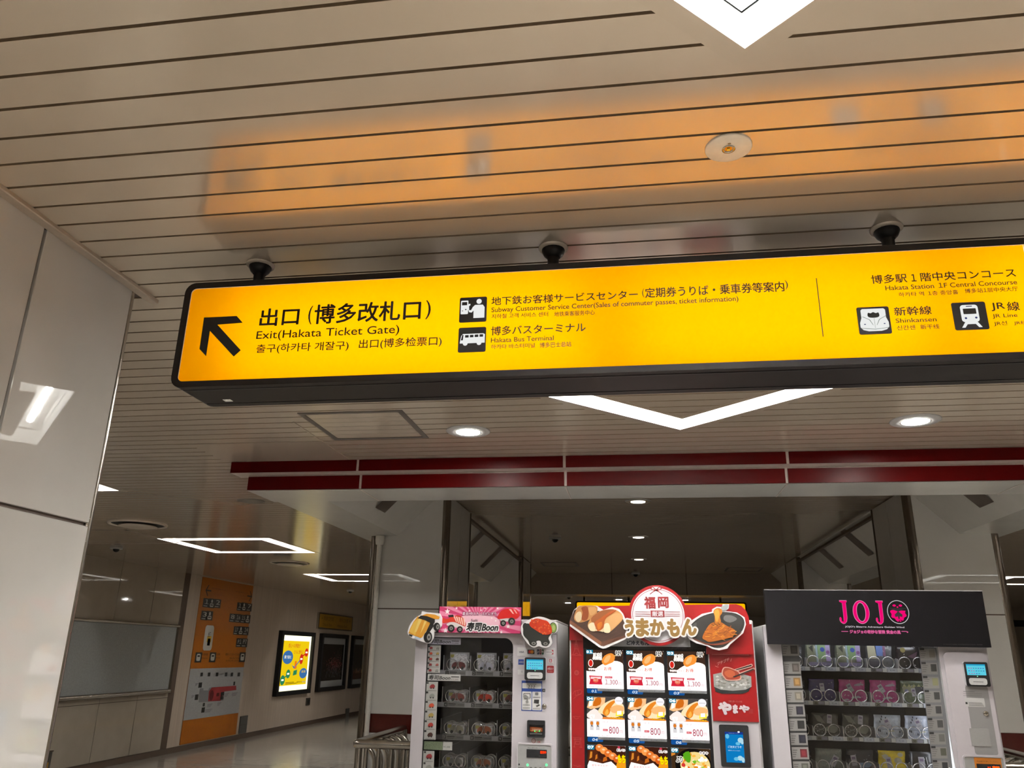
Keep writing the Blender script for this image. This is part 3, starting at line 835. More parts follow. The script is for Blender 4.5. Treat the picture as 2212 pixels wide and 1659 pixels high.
for tl, br in (((176, 1045), (200, 1068)), ((140, 1155), (166, 1180)), ((285, 1236), (328, 1262)), ((378, 1222), (410, 1250)), ((265, 1285), (325, 1310)), ((512, 1132), (560, 1160)), ((443, 1138), (478, 1170))):
    for r in range(3):
        a, b_ = kw(*tl), kw(*br); z = a[1] - (a[1] - b_[1]) * (r + .2) / 3
        tx.rect(a[0], b_[0] - .03 * r, z - .012, z, -.0105, mg)
tx.poly(circ(*kw(322, 1158), .07, .09, 16), -.0118, P('#5c1518')); tx.poly(rr(*[kw(365, 1165)[0], kw(395, 1135)[0], kw(395, 1165)[1], kw(365, 1135)[1]], .01, 2), -.0118, P('#5c1518'))
tx.build('station_map', gp)
tx = MB(); a, b_ = kw(228, 745), kw(358, 518)
tx.poly(rr(a[0] + .04, b_[0] - .03, a[1], b_[1], .06), -.0105, wt_)
x0 = a[0] + .04; x1 = b_[0] - .03; z0, z1 = a[1], b_[1]
tx.rect(x0 + .1, x1 - .06, z0 + .14, z1 - .18, -.0113, P('#c9a018'))
tx.rect(x0 + .13, x0 + .22, z1 - .34, z1 - .22, -.012, bk_); tx.rect(x1 - .18, x1 - .09, z1 - .34, z1 - .22, -.012, bk_)
tx.fit('出口', x0 + .12, x1 - .1, z0 + .22, z0 + .32, -.012, bk_)
tx.build('notice_sticker', gp)

# grey service hatches
for y, za, zb, w_, l in ((15.49, .095, .40, .30, 'grey square service hatch beside the orange wall panel'), (21.3, .0, .20, .25, 'far small grey hatch at the foot of the corridor wall'), (9.95, .0, .32, .5, 'dark floor box with a yellow plate behind the left pillar')):
    t = wall_thing('service_hatch', y, l, 'service hatch')
    dk = P('#4c4b47') if y != 9.95 else P('#35322e')
    MB().box(-w_ / 2, w_ / 2, -.02, 0, za, zb, dk, .004).build('cover', t)
    if y == 9.95:
        MB().box(-w_ / 2 + .02, w_ / 2 - .05, -.024, -.0195, .12, .2, P('#b98a14')).build('yellow_plate', t)
        MB().box(-w_ / 2 - .01, w_ / 2 + .01, -.025, 0, zb, zb + .015, joint_m).build('lid', t)
    else: MB().box(-w_ / 2, w_ / 2, -.021, -.019, (za + zb) / 2 - .002, (za + zb) / 2 + .002, joint_m).build('seam', t)
t = wall_thing('wall_socket', 18.58, 'small dark box on the wall below the lit poster', 'wall box')
MB().box(-.1, .1, -.03, 0, .42, .58, P('#3a352e'), .006).build('box', t); MB().box(-.06, .06, -.034, -.03, .46, .54, bk_).build('flap', t)

# poster light boxes
def poster(y0, y1, label, z0=.69, z1=2.0):
    c = (y0 + y1) / 2; h = (y1 - y0) / 2
    t = wall_thing('poster_frame', c, label, 'poster', 'poster light boxes on the corridor wall')
    a = [(-h, z0), (h, z0), (h, z1), (-h, z1)]; i = [(-h + .1, z0 + .09), (h - .1, z0 + .09), (h - .1, z1 - .09), (-h + .1, z1 - .09)]
    MB().ring(a, i, -.09, 0, black_m).build('frame', t)
    return t, h
pt, h = poster(16.67, 18.5, 'brightly lit yellow poster in a black frame')
LB = 1.7
MB().rect(-h + .1, h - .1, .78, 1.91, -.03, EM('#f6f2cc', LB, True)).build('light_panel', pt)
q = MB(); fy = lambda n: -.031 - .0008 * n
yl = EM('#f6cf12', .95); rd = EM('#d8321e', .9); bl = EM('#3f74b0', .9); gr = EM('#2f8a5a', .9); orr = EM('#f07a20', .95); wt = EM('#fffbe8', 1.2)
q.rect(-.72, .72, .885, 1.80, fy(0), yl); q.build('sheet', pt)
q = MB()
q.fit('都心への移動が', -.42, .22, 1.655, 1.745, fy(1), rd); q.fit('さらに便利に', -.1, .42, 1.53, 1.61, fy(1), rd)
for cx, cz, rx, rz, m_ in ((-.40, 1.46, .27, .14, bl), (.52, 1.12, .22, .11, bl), (.34, 1.42, .1, .11, rd), (.60, 1.56, .1, .09, rd), (-.30, 1.12, .11, .09, gr), (-.56, 1.0, .12, .1, gr)):
    q.poly(circ(cx, cz, rx, rz, 20), fy(1), m_)
q.fit('乗り換え', -.58, -.22, 1.43, 1.50, fy(2), wt); q.fit('運賃', .40, .64, 1.13, 1.18, fy(2), yl)
for cx, cz, m_ in ((.34, 1.42, wt), (.60, 1.56, wt), (-.30, 1.12, wt), (-.56, 1.0, wt)): q.rect(cx - .06, cx + .06, cz - .015, cz + .02, fy(2), m_)
q.poly([(-.50, 1.03), (-.36, 1.07), (-.36, 1.10), (-.50, 1.06)], fy(1), gr); q.poly([(.36, 1.46), (.55, 1.51), (.55, 1.54), (.36, 1.5)], fy(1), rd)
q.poly([(-.02, 1.22), (.12, 1.22), (.10, 1.38), (.0, 1.38)], fy(1), orr); q.poly([(-.05, 1.08), (.15, 1.10), (.16, 1.2), (-.03, 1.18)], fy(2), gr)
q.poly([(-.15, 1.3), (-.02, 1.22), (.30, 1.40), (.28, 1.42), (0, 1.26)], fy(1), bl)
q.rect(-.4, .2, .915, .925, fy(1), brn); q.rect(-.4, .05, .94, .95, fy(1), brn); q.fit('福岡市地下鉄', .2, .48, .92, .96, fy(1), bk_); q.fit('nimoca', .5, .68, .925, .96, fy(1), bl)
q.build('print', pt)
pt, h = poster(18.95, 20.77, 'unlit dark fireworks poster in the middle black frame')
MB().rect(-h + .1, h - .1, .78, 1.91, -.03, P('#9c9ea0', .2)).build('backing', pt)
MB().rect(-.72, .74, .92, 1.76, -.031, P('#17120f', .2)).build('sheet', pt)
q = MB()
for k in range(420):
    cx = random.gauss(.18, .26); cz = random.gauss(1.28, .085)
    if not -.7 < cx < .7: continue
    l = random.uniform(.02, .07); a = random.uniform(0, 6.28)
    q.poly([(cx, cz), (cx + l * math.cos(a) - .006, cz + l * math.sin(a) * .6), (cx + l * math.cos(a) + .006, cz + l * math.sin(a) * .6 + .006)], -.0318, random.choice([P('#b8444a'), P('#e09a98'), P('#8a3a30')]))
for k in range(90):
    cx = random.gauss(.15, .25); cz = random.uniform(.98, 1.22); q.rect(cx, cx + .008, cz, cz + random.uniform(.02, .09), -.0318, P('#6d6a70'))
for k in range(8):
    cx = .2 + k * .05; q.rect(cx, cx + .01, 1.36, 1.6 + random.uniform(-.1, .1), -.0318, P('#3a342e'))
q.build('print', pt)
pt, h = poster(21.17, 22.99, 'third unlit dark poster half hidden behind the left column')
MB().rect(-h + .1, h - .1, .78, 1.91, -.03, P('#8c8e90', .2)).build('backing', pt)
MB().rect(-.74, .74, .90, 1.78, -.031, P('#1a1613', .2)).rect(-.74, .74, .90, 1.12, -.0315, P('#3a1d12', .2)).build('sheet', pt)
q = MB()
for k in range(120):
    cx = random.uniform(-.7, .7); q.rect(cx, cx + .012, 1.05, 1.08 + abs(random.gauss(0, .05)), -.0323, P('#8a6a50'))
q.build('print', pt)
t = wall_thing('direction_sign', 19.88, 'small yellow direction sign above the dark posters', 'sign')
MB().ring([(-1.19, 2.10), (1.19, 2.10), (1.19, 2.47), (-1.19, 2.47)], [(-1.14, 2.13), (1.14, 2.13), (1.14, 2.44), (-1.14, 2.44)], -.05, 0, steel_m).build('frame', t)
MB().rect(-1.15, 1.15, 2.12, 2.45, -.04, M('mustard sign face', '#9a7416', .3)).build('face', t)
q = MB(); q.fit('← 筑紫口方面', -1.0, -.2, 2.30, 2.40, -.0415, brn); q.fit('博多口方面 →', .2, 1.0, 2.30, 2.40, -.0415, brn); q.fit('Chikushi Exit', -.9, -.3, 2.17, 2.24, -.0415, brn); q.fit('Hakata Exit', .1, .8, 2.17, 2.24, -.0415, brn)
q.build('lettering', t)

# ================================================================== FENCE, PIPE, FAR SIGN
fc = Th('guard_rail', (0, 5.88, 0), 'stainless steel railing with close bars behind the vending machines', 'railing')
FX0, FX1, FY_, FB, FH = -2.0, 2.62, 5.88, 7.1, 1.0
fc.part('top_rail', MB().tube([(FX0, FB, FH), (FX0, FY_ + .03, FH), (FX0 + .01, FY_, FH), (FX0 + .04, FY_ - .005, FH), (FX1 - .04, FY_ - .005, FH), (FX1, FY_ + .03, FH), (FX1, FB, FH)], .03, steel_m, 14))
fc.part('bottom_rail', MB().tube([(FX0, FB, .12), (FX0, FY_, .12), (FX1, FY_, .12), (FX1, FB, .12)], .018, steel_m, 10))
xs = [(FX0, FY_ + .15 * i) for i in range(1, 8)] + [(FX1, FY_ + .15 * i) for i in range(1, 8)]
for x, y in xs:
    d = .05 if x < 0 else -.05
    fc.part('baluster', MB().tube([(x + d * 2, y, .12), (x + d * 2, y, FH - .15)] + [(x + d * 2 * math.cos(a_), y, FH - .15 + .12 * math.sin(a_)) for a_ in (.2, .4, .6, .8, 1.0, 1.2, 1.4, 1.57)], .016, steel_m, 10))
for i in range(50):
    x = FX0 + .08 + i * (FX1 - FX0 - .16) / 49
    fc.part('baluster', MB().tube([(x, FY_, .12), (x, FY_, FH - .02)], .015, steel_m, 10))
for x in (FX0 + .02, FX1 - .02):
    fc.part('post', MB().tube([(x, FY_ + .02, 0), (x, FY_ + .02, FH)], .026, steel_m, 12))
    fc.part('post', MB().tube([(x, FB - .04, 0), (x, FB - .04, FH)], .026, steel_m, 12))
dp = Th('drain_pipe', (-2.335, 7.128, 0), 'thin white pipe running down the left column', 'pipe')
dp.part('pipe', MB().tube([(-2.335, 7.128, 0), (-2.335, 7.128, 2.57)], .022, M('white pvc pipe', (.58, .56, .52), .4), 14))
dp.part('collar', MB().lathe([(.024, 2.545), (.036, 2.55), (.042, 2.585), (.042, 2.628)], (-2.335, 7.128, 0), M('white pvc pipe', (.5, .48, .45), .4), 18))
yf = 18.0
fs = Th('hanging_sign', (.5, yf + .1, 2.2), 'far backlit yellow sign half hidden behind the red food machine', 'sign')
a = onplane(1243, 1298, 1, yf); b_ = onplane(1612, 1300, 1, yf)
fo = rr(a.x, b_.x, a.z - .36, a.z, .04, 4); fi = rr(a.x + .03, b_.x - .03, a.z - .33, a.z - .03, .03, 4)
fs.part('frame', MB().ring(fo, fi, yf, yf + .2, frame_m).rect(a.x + .02, b_.x - .02, a.z - .34, a.z - .02, yf + .19, frame_m))
fs.part('light_panel', MB().poly(fi, yf + .01, EM('#ffb400', 1.15, True)))
q = MB(); q.fit('出口(筑紫口) 地下鉄線のりば', a.x + .5, b_.x - .5, a.z - .2, a.z - .1, yf + .008, ink); q.fit('Exit (Chikushi Gate)  Subway Line', a.x + .5, b_.x - .8, a.z - .28, a.z - .23, yf + .008, ink)
fs.part('lettering', q)
for u in (1262, 1358, 1556):
    p = onplane(u, 1298, 1, yf + .1); fs.part('hanger', MB().tube([(p.x, yf + .1, a.z - .005), (p.x, yf + .1, CZ)], .025, black_m, 10))

# ================================================================== VENDING MACHINES
PAPER = .58
MY = 4.80; MB_ = 5.60
IY = 4.93                                     # goods stand a little behind the glass
def inner(x, z, y=IY):                        # sight line through a point of the front plane
    k = y / MY; return (x * k, EYE + (z - EYE) * k)
def shell(mb, x0, x1, y0, y1, z0, z1, t, xo, mo, mi, zt, zb):
    """cabinet hollow from x0 to xo, closed to the right of it; open towards the front"""
    mb.box(x0, x0 + t, y0, y1, z0, z1, mo, .004); mb.box(x1 - t, x1, y0, y1, z0, z1, mo, .004)
    mb.box(x0 + t, x1 - t, y1 - t, y1, z0, z1, mo); mb.box(x0 + t, x1 - t, y0, y1 - t, z1 - t, z1, mo)
    mb.box(x0 + t, x1 - t, y0, y1 - t, z0, z0 + .1, mo)
    mb.box(xo, xo + .02, y0, y1 - t, z0 + .1, z1 - t, mi)
    e = .002
    mb.add([(x0 + t + e, y0, z0 + .1), (x0 + t + e, y1 - t, z0 + .1), (x0 + t + e, y1 - t, z1 - t), (x0 + t + e, y0, z1 - t)], [(0, 1, 2, 3)], mi)
    mb.add([(x0 + t, y1 - t - e, z0 + .1), (xo, y1 - t - e, z0 + .1), (xo, y1 - t - e, z1 - t), (x0 + t, y1 - t - e, z1 - t)], [(0, 1, 2, 3)], mi)
    mb.add([(x0 + t, y0, z1 - t - e), (xo, y0, z1 - t - e), (xo, y1 - t, z1 - t - e), (x0 + t, y1 - t, z1 - t - e)], [(0, 1, 2, 3)], mi)
    return mb
def coil(mb, x, y, z, r, turns=4, pitch=.035, n=16):
    pts = [(x + r * math.cos(6.2832 * i / n), y + pitch * i / n, z + r * math.sin(6.2832 * i / n)) for i in range(int(turns * n) + 1)]
    return mb.tube(pts, .0028, chrome_m, 5)
def coil2(mb, x, y, z, r):
    """front turn and rear turns of a vending spiral, the pack standing in the gap between them"""
    for ya, t in ((y, 1.0), (y + .066, 2.0)):
        n = 16; pts = [(x + r * math.cos(6.2832 * i / n + 4.7), ya + .017 * i / n, z + r * math.sin(6.2832 * i / n + 4.7)) for i in range(int(t * n) + 1)]
        mb.tube(pts, .0028, chrome_m, 5)
    return mb
def F(n): return MY - .0012 * n              # printed layers on the front

# ---------------------------------------------------------------- machine with sushi-car toys
L1, R1 = -1.309, -.473
v1 = Th('vending_machine', (-.89, 5.2, 0), 'white vending machine selling toy packs under a pink header board', 'vending machine')
v1.part('cabinet', shell(MB(), L1 + .01, R1 + .0, MY + .06, MB_, 0, 1.80, .03, -.682, M('grey cabinet steel', (.62, .62, .63), .3, .1), dark_m, 0, 0))
dr = MB()
og = [(-1.237, .45), (-.7255, .45), (-.7255, 1.655)] + [(-.7755 + .05 * math.cos(math.radians(a_)), 1.655 + .05 * math.sin(math.radians(a_))) for a_ in (15, 30, 45, 60, 75, 90)] + [(-1.237, 1.705)]
ou = [(L1, 0.03), (R1, .03), (R1, 1.2)] + [(R1, 1.35), (R1, 1.5), (R1, 1.62), (R1, 1.70), (R1, 1.729), (-.60, 1.729)] + [(L1, 1.729)]
dr.ring(ou, og, MY, MY + .06, white_m, black_m)
v1.part('door', dr)
v1.part('glass', MB().box(-1.25, -.715, MY + .028, MY + .032, .44, 1.715, glass_m))
v1.part('cabinet_top', MB().box(L1 + .02, R1, MY + .061, MB_, 1.80, 1.812, white_m, .003).box(-.68, R1, MY, MY + .06, 1.7295, 1.80, white_m, .003))
# header board
k = K(870, 1290, 6.32, MY - .03); HY = MY - .03
hx0, hx1, hz0, hz1 = -1.166, -.679, 1.731, 1.877
hb = v1.part('header_board', MB().box(hx0, hx1, HY, HY + .03, hz0, hz1, M('pink header print', (.34, .026, .092), .4, var=.05)))
q = MB(); cxy = (-.93, 1.80)
lp = P('#e487a6')
for i in range(28):
    a0_, a1_ = 6.2832 * i / 28, 6.2832 * (i + .5) / 28
    def hit(a_):
        dx, dz = math.cos(a_), math.sin(a_)
        t_ = min(((hx1 - cxy[0]) if dx > 0 else (hx0 - cxy[0])) / dx if abs(dx) > 1e-6 else 9, ((hz1 - cxy[1]) if dz > 0 else (hz0 - cxy[1])) / dz if abs(dz) > 1e-6 else 9)
        return (cxy[0] + dx * t_, cxy[1] + dz * t_)
    q.poly([cxy, hit(a0_), hit(a1_)], HY - .0008, lp)
q.poly(circ(cxy[0], cxy[1] - .01, .13, .05, 24), HY - .0012, P('#eebccc'))
for sx_, sz_, r_ in ((610, 195, .018), (585, 455, .016), (1440, 400, .013), (735, 150, .008), (910, 188, .007), (1070, 178, .006), (1125, 150, .006), (1295, 152, .009), (1270, 322, .007), (1345, 478, .01), (1215, 285, .006), (655, 380, .008)):
    q.poly(star(*k(sx_, sz_), r_), HY - .0016, P('#f4eef0'))
v1.part('sunburst_print', q, hb)
def outlined(mb, s, x0, x1, z0, z1, y, mf, mo, d, **kw):
    kw2 = dict(kw); e = abs(z1 - z0) * kw2.pop('off', 0) * 1.9
    big = d > .003
    for rr_, n_ in (((d + e), 22 if big else 12), ((d + e) * .55, 10)) if big else (((d + e), 10),):
        for a_ in range(n_):
            ox, oz = rr_ * math.cos(a_ * 6.2832 / n_), rr_ * math.sin(a_ * 6.2832 / n_)
            mb.fit(s, x0 + ox, x1 + ox, z0 + oz, z1 + oz, y + .0004 + .000004 * a_, mo, **kw2)
    mb.fit(s, x0, x1, z0, z1, y, mf, **kw)
q = MB(); a, b_ = k(820, 202), k(1278, 250); outlined(q, '走る!!中とろ・エビにぎり', a[0], b_[0], b_[1], a[1], HY - .0028, P('#f6eef4'), P('#8a1d5a'), .0026, off=.01)
a, b_ = k(930, 298), k(1032, 335); q.fit('Sushi', a[0], b_[0] - .006, b_[1], a[1], HY - .0028, bk_, .01, .25)
a, b_ = k(868, 345), k(1318, 468); outlined(q, '寿司Boon', a[0], b_[0] - .012, b_[1], a[1], HY - .0028, P('#0d0d0d'), P('#f4f2f4'), .0055, off=.02, shear=.22)
v1.part('lettering', q, hb)
# sushi cars printed on the board
def blob(mb, pts, y, m_, n=4): mb.poly(spline([k(*p) for p in pts], n), y, m_)
def wheel(mb, cx, cz, r, y):
    c = k(cx, cz); mb.poly(circ(c[0], c[1], r, r, 16), y, P('#141211')); mb.poly(circ(c[0] + .001, c[1], r * .5, r * .5, 12), y - .0005, P('#8d8a86')); mb.poly(circ(c[0] + .001, c[1], r * .2, r * .2, 8), y - .0009, P('#2a2826'))
q = MB(); y_ = HY - .002
blob(q, [(600, 370), (700, 330), (850, 395), (800, 420), (640, 395)], y_, P('#d8d3d2'))
blob(q, [(535, 275), (600, 300), (680, 265), (760, 245), (830, 290), (862, 370), (850, 402), (780, 370), (700, 340), (610, 345), (545, 350)], y_ - .0004, P('#cf3a26'))
for i in range(5): q.poly([k(690 + i * 34, 258 + i * 6), k(712 + i * 34, 258 + i * 8), k(745 + i * 27, 345 + i * 12), k(728 + i * 27, 335 + i * 12)], y_ - .0008, P('#f0c9b4'))
wheel(q, 662, 425, .021, y_ - .0012); wheel(q, 780, 440, .018, y_ - .0012); q.poly([k(*p) for p in ((620, 245), (690, 238), (700, 268), (630, 275))], y_ - .0012, bk_)
v1.part('toy_print', q, hb); q = MB()
blob(q, [(1330, 290), (1440, 290), (1530, 300), (1480, 330), (1350, 325)], y_, P('#d8d3d2'))
blob(q, [(1292, 282), (1340, 190), (1420, 158), (1530, 160), (1590, 210), (1590, 265), (1540, 298), (1450, 285), (1330, 298)], y_ - .0004, P('#c81414'))
q.poly([k(*p) for p in ((1450, 165), (1480, 162), (1520, 230), (1500, 225))], y_ - .0008, P('#f2b9ae')); q.poly([k(*p) for p in ((1510, 165), (1535, 172), (1565, 225), (1550, 222))], y_ - .0008, P('#f2b9ae'))
wheel(q, 1372, 355, .017, y_ - .0012); wheel(q, 1488, 330, .021, y_ - .0012)
v1.part('toy_print', q, hb)
# cut-out boards
CY = MY - .05; k = K(870, 1290, 6.32, CY)
co = [k(*p) for p in ((262, 188), (330, 205), (500, 222), (532, 280), (528, 390), (490, 440), (425, 478), (415, 560), (380, 618), (340, 632), (270, 608), (120, 555), (66, 500), (70, 440), (110, 350), (170, 285), (255, 230))]
c1 = v1.part('cutout_sign', MB().prism(co, CY, CY + .02, P('#ebe8ea')), label='cut-out board of an omelette sushi car')
q = MB()
q.poly([k(*p) for p in ((78, 490), (100, 430), (145, 340), (205, 260), (250, 285), (380, 345), (330, 450), (265, 548), (240, 560))], CY - .001, P('#d99a34'))
q.poly([k(*p) for p in ((90, 470), (150, 345), (205, 295), (260, 320), (200, 430), (170, 520))], CY - .0014, P('#e6bb52'))
q.poly([k(*p) for p in ((225, 285), (262, 300), (190, 470), (160, 480))], CY - .0018, P('#efce78')); q.poly([k(*p) for p in ((300, 320), (330, 330), (270, 450), (240, 500))], CY - .0018, P('#efce78'))
q.poly([k(*p) for p in ((330, 225), (440, 238), (508, 268), (495, 300), (430, 298), (260, 252))], CY - .0014, P('#d8952e'))
q.poly([k(*p) for p in ((205, 288), (250, 250), (330, 258), (440, 300), (440, 345), (390, 400), (370, 345), (300, 310))], CY - .0022, P('#151412'))
q.poly([k(*p) for p in ((380, 345), (430, 330), (420, 400), (360, 490), (300, 520), (330, 450))], CY - .0012, P('#22201e'))
q.poly([k(*p) for p in ((170, 530), (250, 560), (230, 582), (160, 560))], CY - .001, P('#b9cbdb')); q.poly([k(*p) for p in ((88, 502), (135, 520), (128, 542), (90, 525))], CY - .0022, bk_)
for cx_, cz_, rx_, rz_ in ((345, 545, .026, .032), (465, 405, .020, .024)):
    c = k(cx_, cz_); q.poly(circ(c[0], c[1], rx_, rz_, 18), CY - .002, P('#141211')); q.poly(circ(c[0] + .006, c[1], rx_ * .45, rz_ * .6, 14), CY - .0026, P('#9a9894')); q.poly(circ(c[0] + .006, c[1], rx_ * .2, rz_ * .25, 10), CY - .003, P('#2a2826'))
v1.part('car_print', q, c1)
co = spline([k(*p) for p in ((1640, 360), (1740, 300), (1850, 265), (1960, 285), (2050, 330), (2110, 350), (2122, 430), (2095, 480), (2020, 520), (2040, 620), (1990, 680), (1920, 690), (1860, 668), (1790, 690), (1720, 650), (1660, 570), (1615, 480), (1615, 400))], 3)
c2 = v1.part('cutout_sign', MB().prism(co, CY, CY + .02, P('#ebe8ea')), label='cut-out board of a salmon-roe sushi car')
q = MB()
q.poly(spline([k(*p) for p in ((1650, 380), (1720, 360), (1800, 420), (2000, 470), (2030, 490), (1990, 560), (2010, 620), (1960, 665), (1900, 655), (1880, 600), (1830, 600), (1800, 655), (1740, 650), (1710, 590), (1650, 520), (1645, 450))], 3), CY - .001, P('#1f211c'))
q.poly(circ(*k(2052, 418), .022, .03, 18), CY - .0013, P('#20251a')); q.poly(circ(*k(2055, 418), .018, .026, 18), CY - .0017, P('#7f9c4a')); q.poly(circ(*k(2060, 418), .009, .016, 14), CY - .0021, P('#a9bb72'))
q.poly(spline([k(*p) for p in ((1730, 350), (1790, 300), (1850, 292), (1920, 310), (1970, 325), (2010, 370), (2035, 430), (2030, 490), (1960, 515), (1880, 490), (1800, 440), (1745, 400))], 3), CY - .0025, P('#c8340e'))
rng = random.Random(3)
for i in range(60):
    cx_, cz_ = 1745 + 270 * rng.random(), 310 + 190 * rng.random()
    if (cz_ - 300) < (cx_ - 1745) * .75 + 80 and (cz_ - 300) > (cx_ - 1860) * .6:
        c = k(cx_, cz_); q.poly(circ(c[0], c[1], .0055, .0055, 10), CY - .003 - i * .00002, P(rng.choice(['#d8480f', '#e0591a', '#b82a0a']))); q.poly(circ(c[0] - .001, c[1] + .002, .0012, .0012, 6), CY - .0046, P('#f2c8a0'))
for cx_, cz_ in ((1788, 632), (1950, 635)):
    c = k(cx_, cz_); q.poly(circ(c[0], c[1], .019, .014, 16), CY - .002, P('#101010')); q.poly(circ(c[0], c[1], .013, .009, 14), CY - .0024, P('#8b8985')); q.poly(circ(c[0], c[1], .006, .004, 10), CY - .0028, P('#333'+'333'))
c = k(1670, 400); q.poly(circ(c[0], c[1], .014, .02, 14), CY - .0014, P('#141412'))
v1.part('car_print', q, c2)
# shelves
rows1 = []
for r, (zt, zb) in enumerate(((1.521, 1.493), (1.349, 1.323), (1.178, 1.152), (1.008, .984), (.84, .815))):
    xt, zt2 = inner(0, zt); _, zb2 = inner(0, zb); rows1.append(zt2)
    sh = v1.part('shelf', MB().box(-1.27, -.72, IY, 5.5, zt2 - .009, zt2 - .003, greym).box(-1.27, -.72, IY - .006, IY, zb2, zt2, M('shelf lip grey', (.30, .30, .31), .4)))
    tg = MB()
    for c_, (xa, xb) in enumerate(((-1.122, -1.0), (-.963, -.838), (-.802, -.70))):
        xa2, xb2 = inner(xa, 0)[0], inner(xb, 0)[0]; zm = (zt2 + zb2) / 2
        tg.rect(xa2, xb2, zb2 + .003, zt2 - .002, IY - .0068, P('#8d8d8d')); tg.poly(rr(xa2 + .004, xa2 + .022, zb2 + .003, zt2 - .001, .004, 2), IY - .0074, bk_)
        tg.fit(str(r * 3 + c_ + 1), xa2 + .008, xa2 + .017, zb2 + .007, zt2 - .006, IY - .0082, P('#cfcfcf'))
        tg.rect(xa2 + .028, xa2 + .072, zm + .002, zm + .007, IY - .0074, bk_); tg.rect(xa2 + .028, xa2 + .068, zm - .006, zm - .003, IY - .0074, P('#555555')); tg.rect(xa2 + .085, xb2 - .004, zm - .001, zm + .002, IY - .0074, P('#555555'))
    v1.part('price_tags', tg, sh)
    for x_ in (-.975, -.810, -1.135):
        xx = inner(x_, 0)[0]; sh2 = MB().box(xx - .0015, xx + .0015, IY + .004, 5.5, zt2, zt2 + .085, M('dark divider', (.035, .035, .037), .5)).box(xx - .0017, xx + .0017, IY + .002, IY + .006, zt2, zt2 + .085, greym); v1.part('divider', sh2, sh)
SLOTS1 = ((-1.112, -.993), (-.952, -.828), (-.793, -.672))
hue1 = ['#7a3030', '#cfd0e0', '#b9bcc8', '#8f3a34', '#c2361e', '#7c2a26', '#a8a890', '#b5653c', '#6a6a66', '#8c8e8a', '#b06a44', '#6f7370']
pack_m = M('clear blister plastic', (.55, .55, .56), .12, .35, .6, var=.35, scale=(22, 22, 22), bump=.5)
nm_row = ('top', 'second', 'third', 'fourth'); nm_col = ('left', 'middle', 'right')
g = 'toy packs in the white machine'
for r in range(4):
    for c_, (xa, xb) in enumerate(SLOTS1):
        xa2, xb2 = inner(xa, 0)[0], inner(xb, 0)[0]; xm = (xa2 + xb2) / 2; z = rows1[r] - .002
        for dx in (-.036, .036):
            v1.part('spiral_coil', coil2(MB(), xm + dx, IY + .006, z + .036, .034))
        hgt = .105 if r == 0 else .066; y0_ = IY + .03
        t = Th('toy_pack', (xm, y0_ + .02, z), '%s toy pack, %s slot of the %s shelf in the white machine' % ('shiny tall' if r == 0 else 'clear low', nm_col[c_], nm_row[r]), 'toy pack', g)
        xl, xr = xm - .06, xm + .06
        t.part('card', MB().box(xl, xr, y0_ + .028, y0_ + .03, z, z + hgt, P('#b9b8b4')))
        b1 = MB().box(xl + .006, xr - .006, y0_, y0_ + .027, z, z + hgt - .008, pack_m, .006); t.part('blister', b1)
        pr = MB(); y2 = y0_ - .0012
        cc = P(hue1[r * 3 + c_])
        pr.poly(spline([(xm - .04, z + .018), (xm - .03, z + .045), (xm, z + .052), (xm + .035, z + .045), (xm + .042, z + .02), (xm, z + .012)], 3), y2, cc)
        pr.poly(circ(xm - .025, z + .016, .009, .009, 12), y2 - .0006, bk_); pr.poly(circ(xm + .025, z + .016, .009, .009, 12), y2 - .0006, bk_)
        pr.poly([(xl + .01, z + hgt - .012), (xl + .035, z + hgt - .012), (xl + .028, z + hgt - .03), (xl + .01, z + hgt - .03)], y2, P('#a8a03c'))
        t.part('toy', pr)
# price cards on the glass
k = K(860, 1240, 3.9605, MY + .02); gy = MY + .024
def gcard(tl, br, name, mb=None):
    a_, b2 = k(*tl), k(*br); return a_[0], b2[0], b2[1], a_[1]
x0, x1, z0, z1 = gcard((252, 545), (533, 605), '')
q = MB().box(x0, x1, gy, gy + .002, z0, z1, P('#a9a6b4')); q.fit('寿司Boon', x0 + .005, x1 - .062, z0 + .005, z1 - .008, gy - .001, bk_, .015, .2); q.fit('¥1,000', x1 - .055, x1 - .012, z0 + .004, z0 + .012, gy - .001, bk_); q.rect(x1 - .055, x1 - .01, z0 + .018, z0 + .022, gy - .001, bk_)
v1.part('price_card', q)
x0, x1, z0, z1 = gcard((252, 855), (531, 917), '')
q = MB().box(x0, x1, gy, gy + .002, z0, z1, P('#b9b8b6')); q.fit('寿司Boon', x0 + .006, x1 - .062, z0 + .005, z1 - .006, gy - .001, bk_, .015, .2); q.fit('Sushi', x0 + .02, x0 + .05, z1 - .004, z1 + .003, gy - .001, bk_); q.fit('¥1,000', x1 - .055, x1 - .012, z0 + .004, z0 + .012, gy - .001, P('#6a5a5a')); q.rect(x1 - .055, x1 - .008, z0 + .02, z0 + .025, gy - .001, bk_)
v1.part('price_card', q)
x0, x1, z0, z1 = gcard((222, 1430), (460, 1510), '')
q = MB().box(x0, x0 + (x1 - x0) * .66, gy, gy + .002, z0, z1, M('camouflage print', '#4a5340', .5, var=.5, scale=(60, 60, 60))).box(x0 + (x1 - x0) * .67, x1, gy, gy + .002, z0, z1, P('#b4b4b0')); q.fit('ミリタリー', x1 - .055, x1 - .01, z0 + .04, z0 + .05, gy - .001, bk_); q.fit('¥1,000', x1 - .05, x1 - .012, z0 + .012, z0 + .022, gy - .001, bk_)
v1.part('price_card', q)
